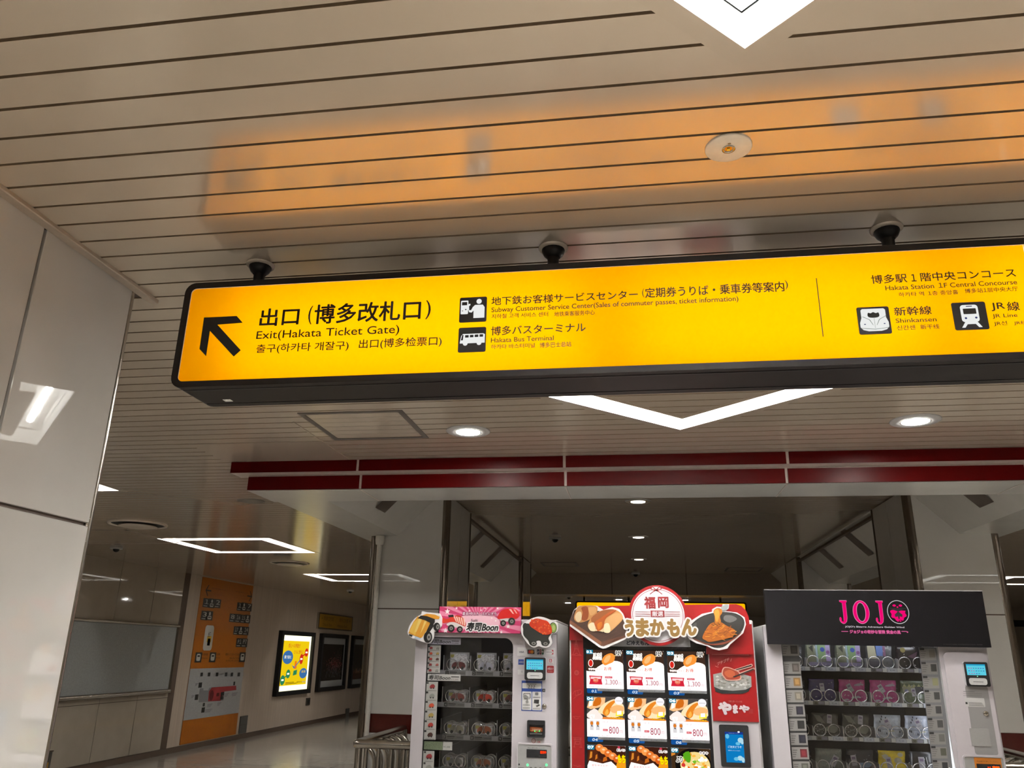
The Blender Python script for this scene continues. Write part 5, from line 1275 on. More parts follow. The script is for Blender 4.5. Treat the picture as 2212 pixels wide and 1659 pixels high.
# nine lit product cards
def lit(c_, s=1.0): return EM(c_, s * (1.4 if c_.startswith('#fff') else 1.0))
white_l = EM('#fff4f4', 1.5, True)
xs2 = (-.302, -.076, .151); zs2 = ((1.648, 1.443), (1.400, 1.193), (1.151, .944))
for r in range(3):
    for c_ in range(3):
        n = r * 3 + c_ + 1; x0 = xs2[c_]; x1 = x0 + .2075; z1, z0 = zs2[r]; W = x1 - x0; H = z1 - z0; y0_ = MY - .0045
        g_ = lambda p: (x0 + p[0] * W, z0 + p[1] * H)
        card = v2.part('product_card', MB().box(x0, x1, y0_, MY - .003, z0, z1, white_l), label='lit card %02d of the food menu' % n)
        q = MB(); lay = lambda i: y0_ - .0005 * (i + 1)
        def pp(pts, i, col, s=1.0, sp=0): q.poly([g_((min(1, max(0, p[0])), min(1, max(0, p[1])))) for p in (spline(pts, sp) if sp else pts)], lay(i), lit(col, s))
        top = rr(x0, x1, z0 + .44 * H, z1, .004, 2)
        if r == 0:
            q.poly(top, lay(0), lit('#4a3428', .8)); pp(((.25, .44), (.42, .62), (.75, .72), (.98, .66), (1, .5), (1, .44)), 1, '#fff4ea', 1.2, 3)
            pp(((.42, .70), (.5, .85), (.68, .92), (.78, .84), (.74, .70), (.62, .64), (.5, .6)), 2, '#ff9a3c', 1.0, 3); pp(((.48, .72), (.56, .84), (.66, .86), (.62, .72), (.52, .66)), 3, '#ffbe78', 1.05, 3); pp(((.74, .86), (.98, .94), (.98, .92), (.76, .83)), 3, '#d8a860')
            q.poly(circ(*g_((.12, .65)), W * .07, H * .1, 18), lay(2), lit('#fff0ea')); q.poly(circ(*g_((.12, .65)), W * .055, H * .085, 18), lay(3), lit('#d8281e'))
            a, b_ = g_((.18, .74)), g_((.42, .93)); outlined(q, 'ぷちぷち感', a[0], b_[0], a[1], b_[1], lay(5), lit('#3a3230'), lit('#fff8f0', 1.1), .0022)
            a, b_ = g_((.06, .47)), g_((.44, .52)); outlined(q, 'やまやの明太子', a[0], b_[0], a[1], b_[1], lay(5), lit('#e0302a'), lit('#fff4f0', 1.1), .0016)
            a, b_ = g_((.48, .465)), g_((.68, .56)); q.fit('お得', a[0], b_[0], a[1], b_[1], lay(5), lit('#d83a30'), .01); a, b_ = g_((.8, .86)), g_((.95, .99)); outlined(q, 'やまや', a[0], b_[0], a[1], b_[1], lay(5), lit('#1c1815'), lit('#fff8f0', 1.1), .0018, off=.02)
        elif r == 1:
            q.poly(top, lay(0), lit('#5a5450', .8)); pp(((0, .72), (.1, .98), (.5, .98), (.48, .8), (.3, .72), (.1, .68)), 1, '#ffc890', 1.0); pp(((.16, .76), (.24, .96), (.38, .97), (.36, .8)), 2, '#d8701c', 1, 2); pp(((.05, .74), (.14, .78), (.18, .98), (.08, .97)), 2, '#fff0d8', 1.1)
            pp(((.30, .62), (.4, .78), (.6, .9), (.78, .94), (.98, .8), (1, .6), (.8, .5), (.6, .48), (.45, .55)), 3, '#ffe2b4', 1.1, 3); pp(((.42, .60), (.5, .76), (.64, .88), (.8, .92), (.66, .76), (.6, .58), (.5, .52)), 4, '#f08c28', 1, 3); pp(((.62, .72), (.8, .8), (.98, .76), (.97, .66), (.8, .6), (.66, .62)), 4, '#ffc07c', 1, 3); pp(((.48, .6), (.55, .7), (.58, .6), (.52, .54)), 5, '#ffb24a', 1.1, 2)
            pp(((.4, .44), (.44, .5), (1, .47), (1, .44)), 5, '#f0893c'); pp(((.76, .52), (.96, .53), (.96, .64), (.78, .62)), 6, '#ffe63c', 1.1); pp(((.8, .56), (.92, .57), (.92, .66), (.81, .65)), 7, '#fffbe0', 1.2)
            pp(((0, .56), (.2, .7), (.36, .58), (.42, .45), (.1, .44), (0, .5)), 2, '#ffe8e0', 1.1, 2)
            q.poly(circ(*g_((.86, .91)), W * .11, H * .1, 20), lay(6), lit('#f4f0f4', 1.1)); q.rect(g_((.78, .9))[0], g_((.94, .9))[0], g_((0, .9))[1], g_((0, .91))[1], lay(7), lit('#a8a4a6'))
            a, b_ = g_((.62, .455)), g_((.96, .5)); outlined(q, 'やわか明太', a[0], b_[0], a[1], b_[1], lay(8), lit('#ffd800', 1.1), lit('#d87a10'), .0008); a, b_ = g_((.08, .46)), g_((.2, .55)); q.fit('ピリ', a[0], b_[0], a[1], b_[1], lay(8), lit('#fffaf4', 1.2), .03)
        elif n < 9:
            q.poly(rr(x0, x1, z0 + .2 * H, z1, .004, 2), lay(0), lit('#4a2418', .8)); pp(((.0, .62), (.06, .9), (.24, .95), (.3, .68), (.5, .6), (.2, .56)), 1, '#5a2a14'); pp(((.05, .66), (.12, .7), (.13, .84), (.08, .84)), 2, '#e08a30'); pp(((.2, .64), (.26, .68), (.26, .78), (.22, .76)), 2, '#d87a28'); pp(((.4, .6), (.52, .64), (.5, .74), (.42, .7)), 2, '#c8661e')
            for i in range(5): q.poly(circ(*g_((.32 + i * .115, .94 - i * .065)), W * .105, H * .09, 16), lay(3 + i), lit(('#f0863c', '#ffa050', '#e8742c', '#f89048', '#e0641e')[i], 1.0)); q.poly(circ(*g_((.31 + i * .115, .965 - i * .065)), W * .04, H * .025, 10), lay(9), lit('#ffd0a0', 1.05))
            pp(((.72, .44), (.82, .72), (1, .7), (1, .2), (.8, .2)), 9, '#f8a01c'); pp(((.0, .5), (.05, .62), (.4, .56), (.62, .62), (.76, .5), (.76, .2), (0, .2)), 10, '#fff2ee', 1.2, 0)
            a, b_ = g_((.1, .48)), g_((.54, .54)); q.fit('濃厚博多名物', a[0], b_[0], a[1], b_[1], lay(11), lit('#d83a48')); a, b_ = g_((.14, .41)), g_((.54, .465)); q.fit('白米まい焼き', a[0], b_[0], a[1], b_[1], lay(11), lit('#d83a48'))
            a, b_ = g_((.8, .6)), g_((.99, .78)); outlined(q, 'もち', a[0], b_[0], a[1], b_[1], lay(12), lit('#ffe000', 1.1), lit('#7a4a10'), .0008, off=.03); a, b_ = g_((.78, .87)), g_((.99, .93)); outlined(q, 'めしべい', a[0], b_[0], a[1], b_[1], lay(12), lit('#1c1412'), lit('#fff4f0', 1.1), .002, off=.02); q.poly(circ(*g_((.83, .965)), W * .035, H * .03, 12), lay(12), lit('#c83a50'))
        else:
            q.poly(rr(x0, x1, z0 + .2 * H, z1, .004, 2), lay(0), lit('#4a3420', .8)); pp(((0, .9), (.12, .94), (.2, 1), (0, 1)), 1, '#f0b050'); pp(((.0, .8), (.1, .84), (.1, .88), (0, .88)), 1, '#e08a30')
            q.poly(circ(*g_((.55, .62)), W * .46, H * .38, 28), lay(1), lit('#181412', .8)); q.poly(circ(*g_((.6, .6)), W * .38, H * .32, 28), lay(2), lit('#f8dc90', 1))
            for i in range(46):
                a_ = rg.uniform(0, 6.28); d_ = rg.random() ** .5; c0 = (.6 + .34 * d_ * math.cos(a_), .6 + .28 * d_ * math.sin(a_)); q.poly(spline([(g_((c0[0] + rg.uniform(.02, .08) * math.cos(t_), c0[1] + rg.uniform(.02, .06) * math.sin(t_)))) for t_ in (0, 1.2, 2.4, 3.6, 4.8)], 2), lay(3 + i * .04), lit(rg.choice(['#f8b848', '#fff0c0', '#7ab82c', '#fffae8', '#e89028', '#a8d048', '#e86a28']), 1.05))
            pp(((.3, .86), (.45, .93), (.5, .8), (.46, .66), (.36, .7)), 6, '#5aa81e', 1, 2)
            a, b_ = g_((.12, .66)), g_((.28, .8)); outlined(q, 'ぷり', a[0], b_[0], a[1], b_[1], lay(8), lit('#2a241e'), lit('#fff8f0', 1.1), .002, off=.02); a, b_ = g_((.72, .87)), g_((.94, .93)); outlined(q, 'やまや', a[0], b_[0], a[1], b_[1], lay(8), lit('#1c1412'), lit('#fff4f0', 1.1), .002, off=.02); q.poly(circ(*g_((.3, .6)), W * .05, H * .05, 14), lay(8), lit('#d83a38'))
        v2.part('food_photo', q, card)
        q = MB(); a, b_ = g_((0, .89)), g_((.185, 1.0)); q.poly(rr(a[0], b_[0], a[1], b_[1], .003, 2), y0_ - .008, lit('#1f8fb4', .85)); q.fit('%02d' % n, a[0] + .003, b_[0] - .004, a[1] + .005, b_[1] - .004, y0_ - .0086, lit('#ffffff', 1.1), .03)
        v2.part('number_tag', q, card); q = MB()
        q.poly(rr(x0 + .002, x0 + W * .42, z0 - .026, z0 - .002, .006, 3), y0_ - .0006, lit('#1a5fae', .75)); q.fit('%02d' % n, x0 + W * .13, x0 + W * .27, z0 - .021, z0 - .008, y0_ - .0014, lit('#d8ecff', .9), .03, .2)
        q.rect(x0 + W * .29, x1, z0 - .014, z0 - .0005, y0_ - .001, P('#8a8b90')); q.fit('この商品は番号を押して下さい', x0 + W * .36, x1 - W * .04, z0 - .0115, z0 - .0045, y0_ - .0018, P('#2a2a2c'))
        v2.part('select_button', q, card)
        q = MB()
        if r < 2:
            pale_l = lit('#c8b8bc', .9)
            a, b_ = g_((.26 if r == 0 else .42, .37)), g_((.93, .415 if r == 0 else .40)); q.fit('うちのめんたい 切子込' if r == 0 else '明太フランス', a[0], b_[0], a[1] - (0 if r == 0 else .006), b_[1], lay(1), pale_l)
            if r == 0:
                a, b_ = g_((.07, .10)), g_((.43, .33)); q.poly([(a[0], a[1]), (a[0] + .006, (a[1] + b_[1]) / 2), (a[0], b_[1]), (b_[0], b_[1] - .002), (b_[0] - .005, (a[1] + b_[1]) / 2), (b_[0], a[1])], lay(1), lit('#d8283e')); q.rect(a[0] + .008, b_[0] - .008, b_[1] - .018, b_[1] - .006, lay(2), lit('#ffd8d8', 1.0)); q.poly(circ((a[0] + b_[0]) / 2, (a[1] + b_[1]) / 2 - .002, .016, .012, 14), lay(3), lit('#f06a50')); q.fit('明太子', (a[0] + b_[0]) / 2 - .012, (a[0] + b_[0]) / 2 + .012, (a[1] + b_[1]) / 2 - .006, (a[1] + b_[1]) / 2 + .004, lay(4), lit('#ffe8d0'))
                a, b_ = g_((.5, .265)), g_((.7, .315)); q.rect(a[0], b_[0], a[1], b_[1], lay(1), lit('#d84a58')); q.fit('200g入', a[0] + .004, b_[0] - .004, a[1] + .003, b_[1] - .003, lay(2), lit('#fff0f0'))
                a, b_ = g_((.5, .09)), g_((.84, .235)); q.fit('1,300', a[0], b_[0], a[1], b_[1], lay(1), lit('#b83a58', .8), .003); a, b_ = g_((.86, .09)), g_((.94, .165)); q.fit('円', a[0], b_[0], a[1], b_[1], lay(1), lit('#c87a8c')); a, b_ = g_((.86, .19)), g_((.94, .22)); q.fit('税込', a[0], b_[0], a[1], b_[1], lay(1), lit('#c87a8c'))
            else:
                for s_ in (0, .16):
                    a, b_ = g_((.075 + s_, .16)), g_((.175 + s_, .40)); q.rect(a[0], b_[0], a[1], b_[1], lay(1), lit('#e4e0e2', .95)); q.poly(circ((a[0] + b_[0]) / 2, b_[1] - .014, .0085, .010, 12), lay(2), lit('#e0802a')); q.poly([(a[0] + .006, a[1] + .02), (b_[0] - .004, a[1] + .018), ((a[0] + b_[0]) / 2, a[1] + .028)], lay(3), lit('#2a201c'))
                a, b_ = g_((.42, .145)), g_((.55, .20)); q.rect(a[0], b_[0], a[1], b_[1], lay(1), lit('#d84a58')); q.fit('2本入', a[0] + .003, b_[0] - .003, a[1] + .003, b_[1] - .003, lay(2), lit('#fff0f0'))
                a, b_ = g_((.58, .09)), g_((.84, .26)); q.fit('800', a[0], b_[0], a[1], b_[1], lay(1), lit('#b83a58', .8), .003); a, b_ = g_((.86, .09)), g_((.94, .18)); q.fit('円', a[0], b_[0], a[1], b_[1], lay(1), lit('#c87a8c')); a, b_ = g_((.86, .22)), g_((.94, .25)); q.fit('税込', a[0], b_[0], a[1], b_[1], lay(1), lit('#c87a8c'))
            a, b_ = g_((.07, .018)), g_((.93, .05)); q.fit('解凍後は冷蔵で保存し期限は1か月以内です', a[0], b_[0], a[1], b_[1], lay(1), lit('#a0405a', .8))
        else:
            a, b_ = g_((.1, .06)), g_((.5, .13)); q.fit('1,000', a[0], b_[0], a[1], b_[1], lay(1), lit('#c04a64'))
        v2.part('price_print', q, card)
# right column
k = K(1440, 1390, 6.168, MY)
x0, x1 = .384, R2 - .001
v2.part('side_panel', MB().box(x0, x1, MY - .004, MY + .003, 1.292, 1.80, redp).rect(.397, .598, 1.6335, 1.6365, MY - .0048, P('#c87a78')))
q = MB(); y_ = MY - .0052; B_ = lambda pts, lay, c_, sp=0: q.poly(spline([k(*p) for p in pts], sp) if sp else [k(*p) for p in pts], y_ - .0006 * lay, P(c_))
B_(((630, 560), (650, 640), (740, 668), (1010, 668), (1090, 640), (1130, 565)), 1, '#1c1f20'); B_(((618, 410), (740, 385), (1000, 400), (1125, 440), (1130, 575), (1050, 615), (880, 630), (720, 615), (630, 575)), 2, '#9a9a97')
for i in range(60):
    cx_, cz_ = rg.uniform(640, 1110), rg.uniform(430, 600); B_([(cx_ + rg.uniform(12, 34) * math.cos(t_), cz_ + rg.uniform(8, 22) * math.sin(t_)) for t_ in (0, 1.2, 2.4, 3.6, 4.8)], 3 + i * .02, rg.choice(['#b9b9b6', '#8a8984', '#a8a6a0', '#c9c9c6', '#7d7a72']))
B_(((900, 345), (1130, 270), (1145, 290), (1130, 312), (905, 375)), 5, '#d8b0a4'); B_(((905, 350), (1128, 280), (1132, 300), (908, 362)), 6, '#161312')
B_(((730, 400), (755, 320), (830, 318), (900, 345), (960, 370), (990, 430), (980, 485), (880, 495), (800, 490), (765, 460)), 7, '#d8a89c', 3); B_(((745, 400), (765, 330), (830, 328), (900, 355), (955, 385), (978, 430), (965, 470), (880, 482), (805, 478), (775, 450)), 8, '#9a3a22', 3); B_(((765, 390), (830, 350), (900, 380), (900, 440), (820, 450)), 9, '#b85a34', 3)
B_(((960, 395), (1160, 322), (1170, 345), (970, 425)), 10, '#d8b0a4'); B_(((880, 440), (1155, 332), (1160, 348), (890, 452)), 11, '#161312')
a, b_ = k(672, 285), k(835, 215); q.fit('プチプチ', a[0], b_[0], a[1] - .004, a[1] + .012, y_ - .001, P('#d89a94'), .01, 0, .42); line(q, [k(645, 300), k(690, 316)], .002, y_ - .001, P('#d89a94')); line(q, [k(852, 240), k(862, 200)], .002, y_ - .001, P('#d89a94'))
a, b_ = k(820, 758), k(1008, 788); q.fit('博多の味', a[0], b_[0], b_[1], a[1], y_ - .001, P('#b06a6a'))
for s, tl, br in (('や', (692, 785), (860, 938)), ('ま', (885, 820), (942, 925)), ('や', (965, 825), (1100, 915))): a, b_ = k(*tl), k(*br); q.fit(s, a[0], b_[0], b_[1], a[1], y_ - .001, P('#d2c6cc'), .05)
a, b_ = k(1090, 872), k(1150, 932); q.rect(a[0], b_[0], b_[1], a[1], y_ - .001, P('#a03c40')); q.fit('福岡', a[0] + .001, b_[0] - .001, b_[1] + .001, a[1] - .001, y_ - .0016, redp)
v2.part('roe_poster_print', q)
cx0, cx1, cz0, cz1 = .412, .566, 1.067, 1.275
tp = v2.part('touch_panel', MB().prism(rr(cx0, cx1, cz0, cz1, .009, 4), MY - .012, MY, black_m))
q = MB(); yq = MY - .0125; sx0, sx1, sz0, sz1 = .440, .535, 1.090, 1.240
q.rect(sx0, sx1, sz0, sz1, yq, EM('#0f86d0', .85)); q.rect(sx0, sx1, sz1 - .012, sz1, yq - .0005, EM('#1c3f9a', .8)); q.fit('商品番号を選んでください', sx0 + .02, sx1 - .02, sz1 - .0085, sz1 - .0045, yq - .001, EM('#9ac0f0', .9))
for cx_, cz_, rx_, rz_ in ((.520, 1.200, .016, .013), (.528, 1.19, .012, .01), (.505, 1.183, .012, .008), (.492, 1.108, .013, .009), (.512, 1.112, .014, .012), (.527, 1.104, .009, .013), (.452, 1.218, .01, .012)):
    q.poly(circ(cx_, cz_, min(rx_, sx1 - cx_, cx_ - sx0), rz_, 16), yq - .0006, EM('#6fc8ee' if cx_ < .51 else '#b8e4f4', .9))
q.fit('ご注文どうぞ', sx0 + .012, sx1 - .012, 1.161, 1.172, yq - .0012, EM('#d8f0ff', 1), .01); q.fit('画面をタッチしてください', sx0 + .012, sx1 - .02, 1.146, 1.151, yq - .0012, EM('#d8f0ff', 1))
q.poly(circ(.513, 1.241, .006, .004, 12), yq - .0012, EM('#f0f4ff', 1.2))
v2.part('screen', q, tp)
v2.part('delivery_flap', MB().box(-.28, .34, MY - .012, MY, .18, .42, black_m, .006))

# ---------------------------------------------------------------- large black-topped merchandise machine
L3, R3 = .688, 1.832
v3 = Th('vending_machine', (1.26, 5.2, 0), 'white vending machine of bagged goods under a wide black header board', 'vending machine')
sh3 = MB(); shell(sh3, L3 + .015, R3 - .0, MY + .06, MB_, 0, 1.80, .03, 1.60, M('grey cabinet steel', (.62, .62, .63), .3, .1), M('grey interior', (.10, .10, .10), .5), 0, 0)
v3.part('cabinet', sh3)
og = [(.776, .45), (1.588, .45), (1.588, 1.0), (1.588, 1.72), (.776, 1.72), (.776, 1.0)]; ou = [(L3, .03), (R3, .03), (R3, 1.0), (R3, 1.79), (L3, 1.79), (L3, 1.0)]
v3.part('door', MB().ring(ou, og, MY, MY + .06, white_m, lgrey))
v3.part('glass', MB().box(.76, 1.6, MY + .028, MY + .032, .44, 1.73, glass_m))
hy = MY - .05
hb = v3.part('header_board', MB().box(.702, 1.838, hy, MY, 1.694, 1.984, M('matt black header board', '#050305', .6, 0, .12, var=.15, scale=(2, 2, 2))).box(.700, 1.840, hy - .001, hy + .004, 1.982, 1.986, P('#a8a4a6')))
k = K(1630, 1240, 3.8007, hy); q = MB(); mgn = EM('#ff0a7a', .85); mgo = EM('#ff9ac8', .8)  # header lettering and emblem use emissive colours, no lamp in the board
for s, tl, br in (('J', (678, 215), (776, 410)), ('O', (795, 215), (955, 410)), ('J', (975, 218), (1075, 415))):
    a, b_ = k(*tl), k(*br)
    if s == 'O':
        cx_, cz_, rx_, rz_ = (a[0] + b_[0]) / 2, (a[1] + b_[1]) / 2, (b_[0] - a[0]) / 2, (a[1] - b_[1]) / 2
        for m_, o1, o2, lay in ((mgo, 1, .50, 1), (mgn, .95, .56, 2)):
            A_, C_ = circ(cx_, cz_, rx_ * o1, rz_ * o1, 36), circ(cx_, cz_, rx_ * o2, rz_ * (o2 + .27), 36)
            q.add([(x, hy - .0007 * lay, z) for x, z in A_ + C_], [(i, (i + 1) % 36, 36 + (i + 1) % 36, 36 + i) for i in range(36)], m_)
    else:
        w_, h_ = b_[0] - a[0], a[1] - b_[1]
        jp = [(.20, 1), (1, 1), (1, .93), (.90, .90), (.89, .25), (.80, .10), (.58, .01), (.36, 0), (.14, .06), (.02, .16), (.04, .26), (.16, .29), (.25, .22), (.24, .12), (.36, .07), (.46, .12), (.48, .25), (.48, .88), (.34, .92), (.20, .94)]
        q.poly([(a[0] + x * w_, b_[1] + z * h_) for x, z in jp], hy - .0007, mgo)
        cx_ = a[0] + .6 * w_; q.poly([(a[0] + (x + (-.025 if x > .7 else .02)) * w_, b_[1] + (z * .965 + .017) * h_) for x, z in jp], hy - .0014, mgn)
v3.part('lettering', q, hb)
q = MB(); c = k(1178, 312); ra = .0218; A_, C_ = circ(c[0], c[1], .056, .0615, 40), circ(c[0], c[1], .053, .0585, 40); wl_ = EM('#f0eef0', .75)
q.add([(x, hy - .0007, z) for x, z in A_ + C_], [(i, (i + 1) % 40, 40 + (i + 1) % 40, 40 + i) for i in range(40)], wl_)
gear = []
for i in range(32):
    r_ = .042 if (i // 2) % 2 else .036
    gear.append((c[0] + r_ * math.cos(6.2832 * i / 32), c[1] - .008 + r_ * .95 * math.sin(6.2832 * i / 32)))
q.poly([p for p in gear if p[1] < c[1] + .014], hy - .0014, mgn)
blk = P('#17121a'); q.poly([(c[0] - .045, c[1] + .02), (c[0], c[1] + .002), (c[0] + .045, c[1] + .02)], hy - .002, blk)
q.poly([(c[0], c[1] + .004), (c[0] + .02, c[1] - .014), (c[0] + .017, c[1] - .026), (c[0] + .004, c[1] - .022), (c[0] + .003, c[1] - .036), (c[0] - .003, c[1] - .036), (c[0] - .004, c[1] - .022), (c[0] - .017, c[1] - .026), (c[0] - .02, c[1] - .014)], hy - .0026, blk)
for s_ in (-1, 1): q.poly(circ(c[0] + s_ * .016, c[1] + .034, .009, .006, 12), hy - .0014, mgn); q.poly([(c[0] + s_ * .012, c[1] - .05), (c[0] + s_ * .002, c[1] - .04), (c[0] + s_ * .002, c[1] - .05)], hy - .0014, mgn)
q.poly(circ(c[0], c[1] + .026, .005, .004, 10), hy - .0014, mgn)
v3.part('emblem', q, hb)
q = MB(); a, b_ = k(742, 425), k(1230, 447); q.fit("JOJO's Bizarre Adventure Golden Wind", a[0], b_[0], b_[1], a[1], hy - .0007, EM('#e8dce4', .7), .02)
a, b_ = k(780, 458), k(1200, 492); q.fit('ジョジョの奇妙な冒険 黄金の風', a[0], b_[0], b_[1], a[1], hy - .0007, EM('#f06aa8', .75), .03)
for xa, xb in ((712, 768), (1205, 1250)): a, b_ = k(xa, 468), k(xb, 474); q.rect(a[0], b_[0], b_[1], a[1], hy - .0007, EM('#f06aa8', .75))
q.poly(circ(*k(1255, 477), .004, None, 10), hy - .0007, EM('#f06aa8', .75))
a, b_ = k(1550, 574), k(1872, 581); q.fit('© LUCKY LAND COMMUNICATIONS / 集英社', a[0], b_[0], b_[1], a[1], hy - .0007, P('#a8a4a6'))
v3.part('lettering', q, hb)
# shelves, tags, coils, goods
IY = 4.93
rows3 = []; XS3 = (.742, .902, 1.057, 1.218, 1.378, 1.53)
for r, (zt, zb) in enumerate(((1.580, 1.560), (1.407, 1.387), (1.233, 1.213), (1.058, 1.038), (.88, .86))):
    _, zt2 = inner(0, zt); _, zb2 = inner(0, zb); rows3.append(zt2)
    sh = v3.part('shelf', MB().box(.74, 1.60, IY, 5.5, zb2 + .004, zt2 - .006, greym).box(.74, 1.60, IY - .006, IY, zb2, zt2, M('pale shelf lip', (.42, .43, .42), .35)))
    tg = MB()
    for i in range(5):
        xa = inner(XS3[i] + .018, 0)[0]
        tg.rect(xa - .006, xa + .056, zb2 + .001, zt2, IY - .0068, P('#77776f')); tg.rect(xa, xa + .018, zb2 + .002, zt2 - .002, IY - .0074, P('#8d8d74' if r else '#77787a')); tg.fit(str(11 + r * 10 + i), xa + .002, xa + .016, zb2 + .004, zt2 - .005, IY - .0082, bk_, .03)
        tg.rect(xa + .022, xa + .052, zb2 + .003, zt2 - .003, IY - .0074, P('#9a98a4'))
        tg.box(xa + .078, xa + .132, IY - .012, IY - .006, zb2 - .001, zt2 + .001, P('#b8bcc4')); tg.rect(xa + .083, xa + .127, zb2 + .002, zt2 - .002, IY - .0124, P('#c8ced8')); tg.fit('¥%s' % ('1,100' if r else '2,200'), xa + .092, xa + .118, zb2 + .005, zt2 - .006, IY - .013, P('#5a6478'))
    v3.part('price_tags', tg, sh)
    for x_ in XS3:
        xx = inner(x_, 0)[0]; v3.part('divider', MB().box(xx - .002, xx + .002, IY + .003, 5.5, zt2 - .005, zt2 + .05, M('pale divider', (.5, .5, .5), .3, .5)), sh)
film = M('pale glint stroke', (.6, .6, .6), .08, .2, .8, var=.2)
def bag(name, x, z, w_, h_, body, draw, label, tilt=0., r=0):
    y0_ = IY + .03
    t = Th(name, (x, y0_ + .02, z), label, 'bagged goods', 'bagged goods in the black-topped machine')
    n = 7; vs = []
    for side in (0, 1):
        for j in range(n):
            for i in range(n):
                u_, v_ = i / (n - 1), j / (n - 1); e = (1 - (2 * u_ - 1) ** 4) * (1 - (2 * v_ - 1) ** 4)
                vs.append((x - w_ / 2 + w_ * u_ + .003 * math.sin(v_ * 9 + i), y0_ + .017 + (-1 if side == 0 else 1) * (.001 + .012 * e + .002 * e * math.sin(u_ * 14 + v_ * 5)), z + h_ * v_))
    N_ = n * n; fs = []
    for s_ in (0, N_):
        for j in range(n - 1):
            for i in range(n - 1): fs.append((s_ + j * n + i, s_ + j * n + i + 1, s_ + (j + 1) * n + i + 1, s_ + (j + 1) * n + i))
    edge = [i for i in range(n)] + [j * n + n - 1 for j in range(1, n)] + [(n - 1) * n + i for i in range(n - 2, -1, -1)] + [j * n for j in range(n - 2, 0, -1)]
    for a_, b2 in zip(edge, edge[1:] + edge[:1]): fs.append((a_, b2, N_ + b2, N_ + a_))
    t.part('bag', MB().add(vs, fs, body, True))
    q = MB(); draw(q, x, y0_ + .0025, z, w_, h_); t.part('print', q)
    return t
def tagcard(q, x, y, z, s=.02, a_=0.1):
    ca, sa = math.cos(a_), math.sin(a_); g_ = lambda px, pz: (x + (px * ca - pz * sa) * s, z + (px * sa + pz * ca) * s)
    q.poly([g_(-.7, -1.3), (g_(.7, -1.3)), g_(.7, 1.3), g_(-.7, 1.3)], y - .003, P('#b9b8c0')); q.poly([g_(-.45, .3), g_(.45, .3), g_(.45, .9), g_(-.45, .9)], y - .0036, P('#7a6a8a')); q.poly([g_(-.4, -.5), g_(.4, -.5), g_(.4, -.35), g_(-.4, -.35)], y - .0036, P('#8a8a90'))
def shine(q, x, y, z, w_, h_, n, seed):  # short pale strokes stand in for glints on the bags
    rg2 = random.Random(seed)
    for i in range(n):
        px, pz = x + w_ * rg2.uniform(-.45, .45), z + h_ * rg2.uniform(.1, .95); a_ = rg2.uniform(0, 3); l_ = rg2.uniform(.003, .009); q.tube([(px, y - .003, pz), (px + l_ * math.cos(a_), y - .004, pz + l_ * math.sin(a_))], .0009, film, 5)
def d_green(q, x, y, z, w_, h_):
    q.rect(x - w_ * .45, x - w_ * .15, z + h_ * .2, z + h_ * .95, y, P('#7d8068')); q.rect(x - w_ * .1, x - w_ * .03, z + h_ * .15, z + h_ * .95, y, P('#9ab0bc')); q.rect(x - w_ * .02, x + w_ * .28, z + h_ * .35, z + h_ * .95, y, P('#88a878')); q.poly(circ(x + w_ * .16, z + h_ * .72, w_ * .09, None, 14), y - .001, P('#3c58b0')); q.rect(x + w_ * .28, x + w_ * .46, z + h_ * .25, z + h_ * .95, y, P('#a89ac4')); q.poly(circ(x + w_ * .37, z + h_ * .62, w_ * .07, None, 10), y - .001, P('#8a5a90')); q.rect(x - w_ * .4, x + w_ * .46, z + h_ * .08, z + h_ * .22, y - .0005, P('#8a84a0')); q.poly([(x - w_ * .38, z + h_ * .8), (x - w_ * .2, z + h_ * .9), (x - w_ * .22, z + h_ * .6)], y - .001, P('#33362c')); shine(q, x, y, z, w_, h_, 6, 1)
def d_blue(q, x, y, z, w_, h_):
    q.rect(x - w_ * .45, x - w_ * .12, z + h_ * .4, z + h_ * .95, y, P('#b8b49a')); q.poly([(x - w_ * .12, z + h_ * .5), (x + w_ * .12, z + h_ * .5), (x + w_ * .16, z + h_ * .95), (x - w_ * .16, z + h_ * .95)], y, P('#5f7fc0')); q.rect(x + w_ * .14, x + w_ * .24, z + h_ * .5, z + h_ * .9, y, P('#8a5f80')); q.rect(x - w_ * .4, x + w_ * .05, z + h_ * .1, z + h_ * .3, y, P('#4a4c5c')); shine(q, x + w_ * .2, y, z + h_ * .4, w_ * .5, h_ * .6, 12, 2)
def d_dark(q, x, y, z, w_, h_): q.poly([(x - w_ * .1, z + h_ * .5), (x + w_ * .3, z + h_ * .7), (x + w_ * .2, z + h_ * .4)], y, P('#5a4050')); shine(q, x, y, z, w_, h_, 8, 3); q.poly(circ(x - w_ * .25, z + h_ * .75, w_ * .1, None, 12), y, P('#8a8048'))
def d_purple(q, x, y, z, w_, h_): tagcard(q, x, y, z + h_ * .62, .017, .06); shine(q, x, y, z, w_, h_, 9, 4); q.rect(x - w_ * .47, x + w_ * .47, z + h_ * .955, z + h_ * .985, y - .001, P('#5a4a9a'))
def cloud(q, x, z, s, y, m_):
    for dx, dz, r_ in ((0, 0, .5), (.5, .12, .42), (-.5, -.08, .38), (.9, .0, .3), (-.9, -.15, .25)): q.poly(circ(x + dx * s, z + dz * s, r_ * s, r_ * s * .6, 14), y - .0005 - dx * .0002, m_)
def d_pink(q, x, y, z, w_, h_):
    cl = P('#b8a4bc'); cloud(q, x + w_ * .25, z + h_ * .78, .022, y, cl); cloud(q, x - w_ * .2, z + h_ * .55, .02, y, cl); cloud(q, x + w_ * .1, z + h_ * .22, .022, y, cl); cloud(q, x - w_ * .3, z + h_ * .1, .016, y, cl); tagcard(q, x - w_ * .1, y - .002, z + h_ * .63, .017, .5); shine(q, x + w_ * .1, y, z, w_, h_, 9, 5)
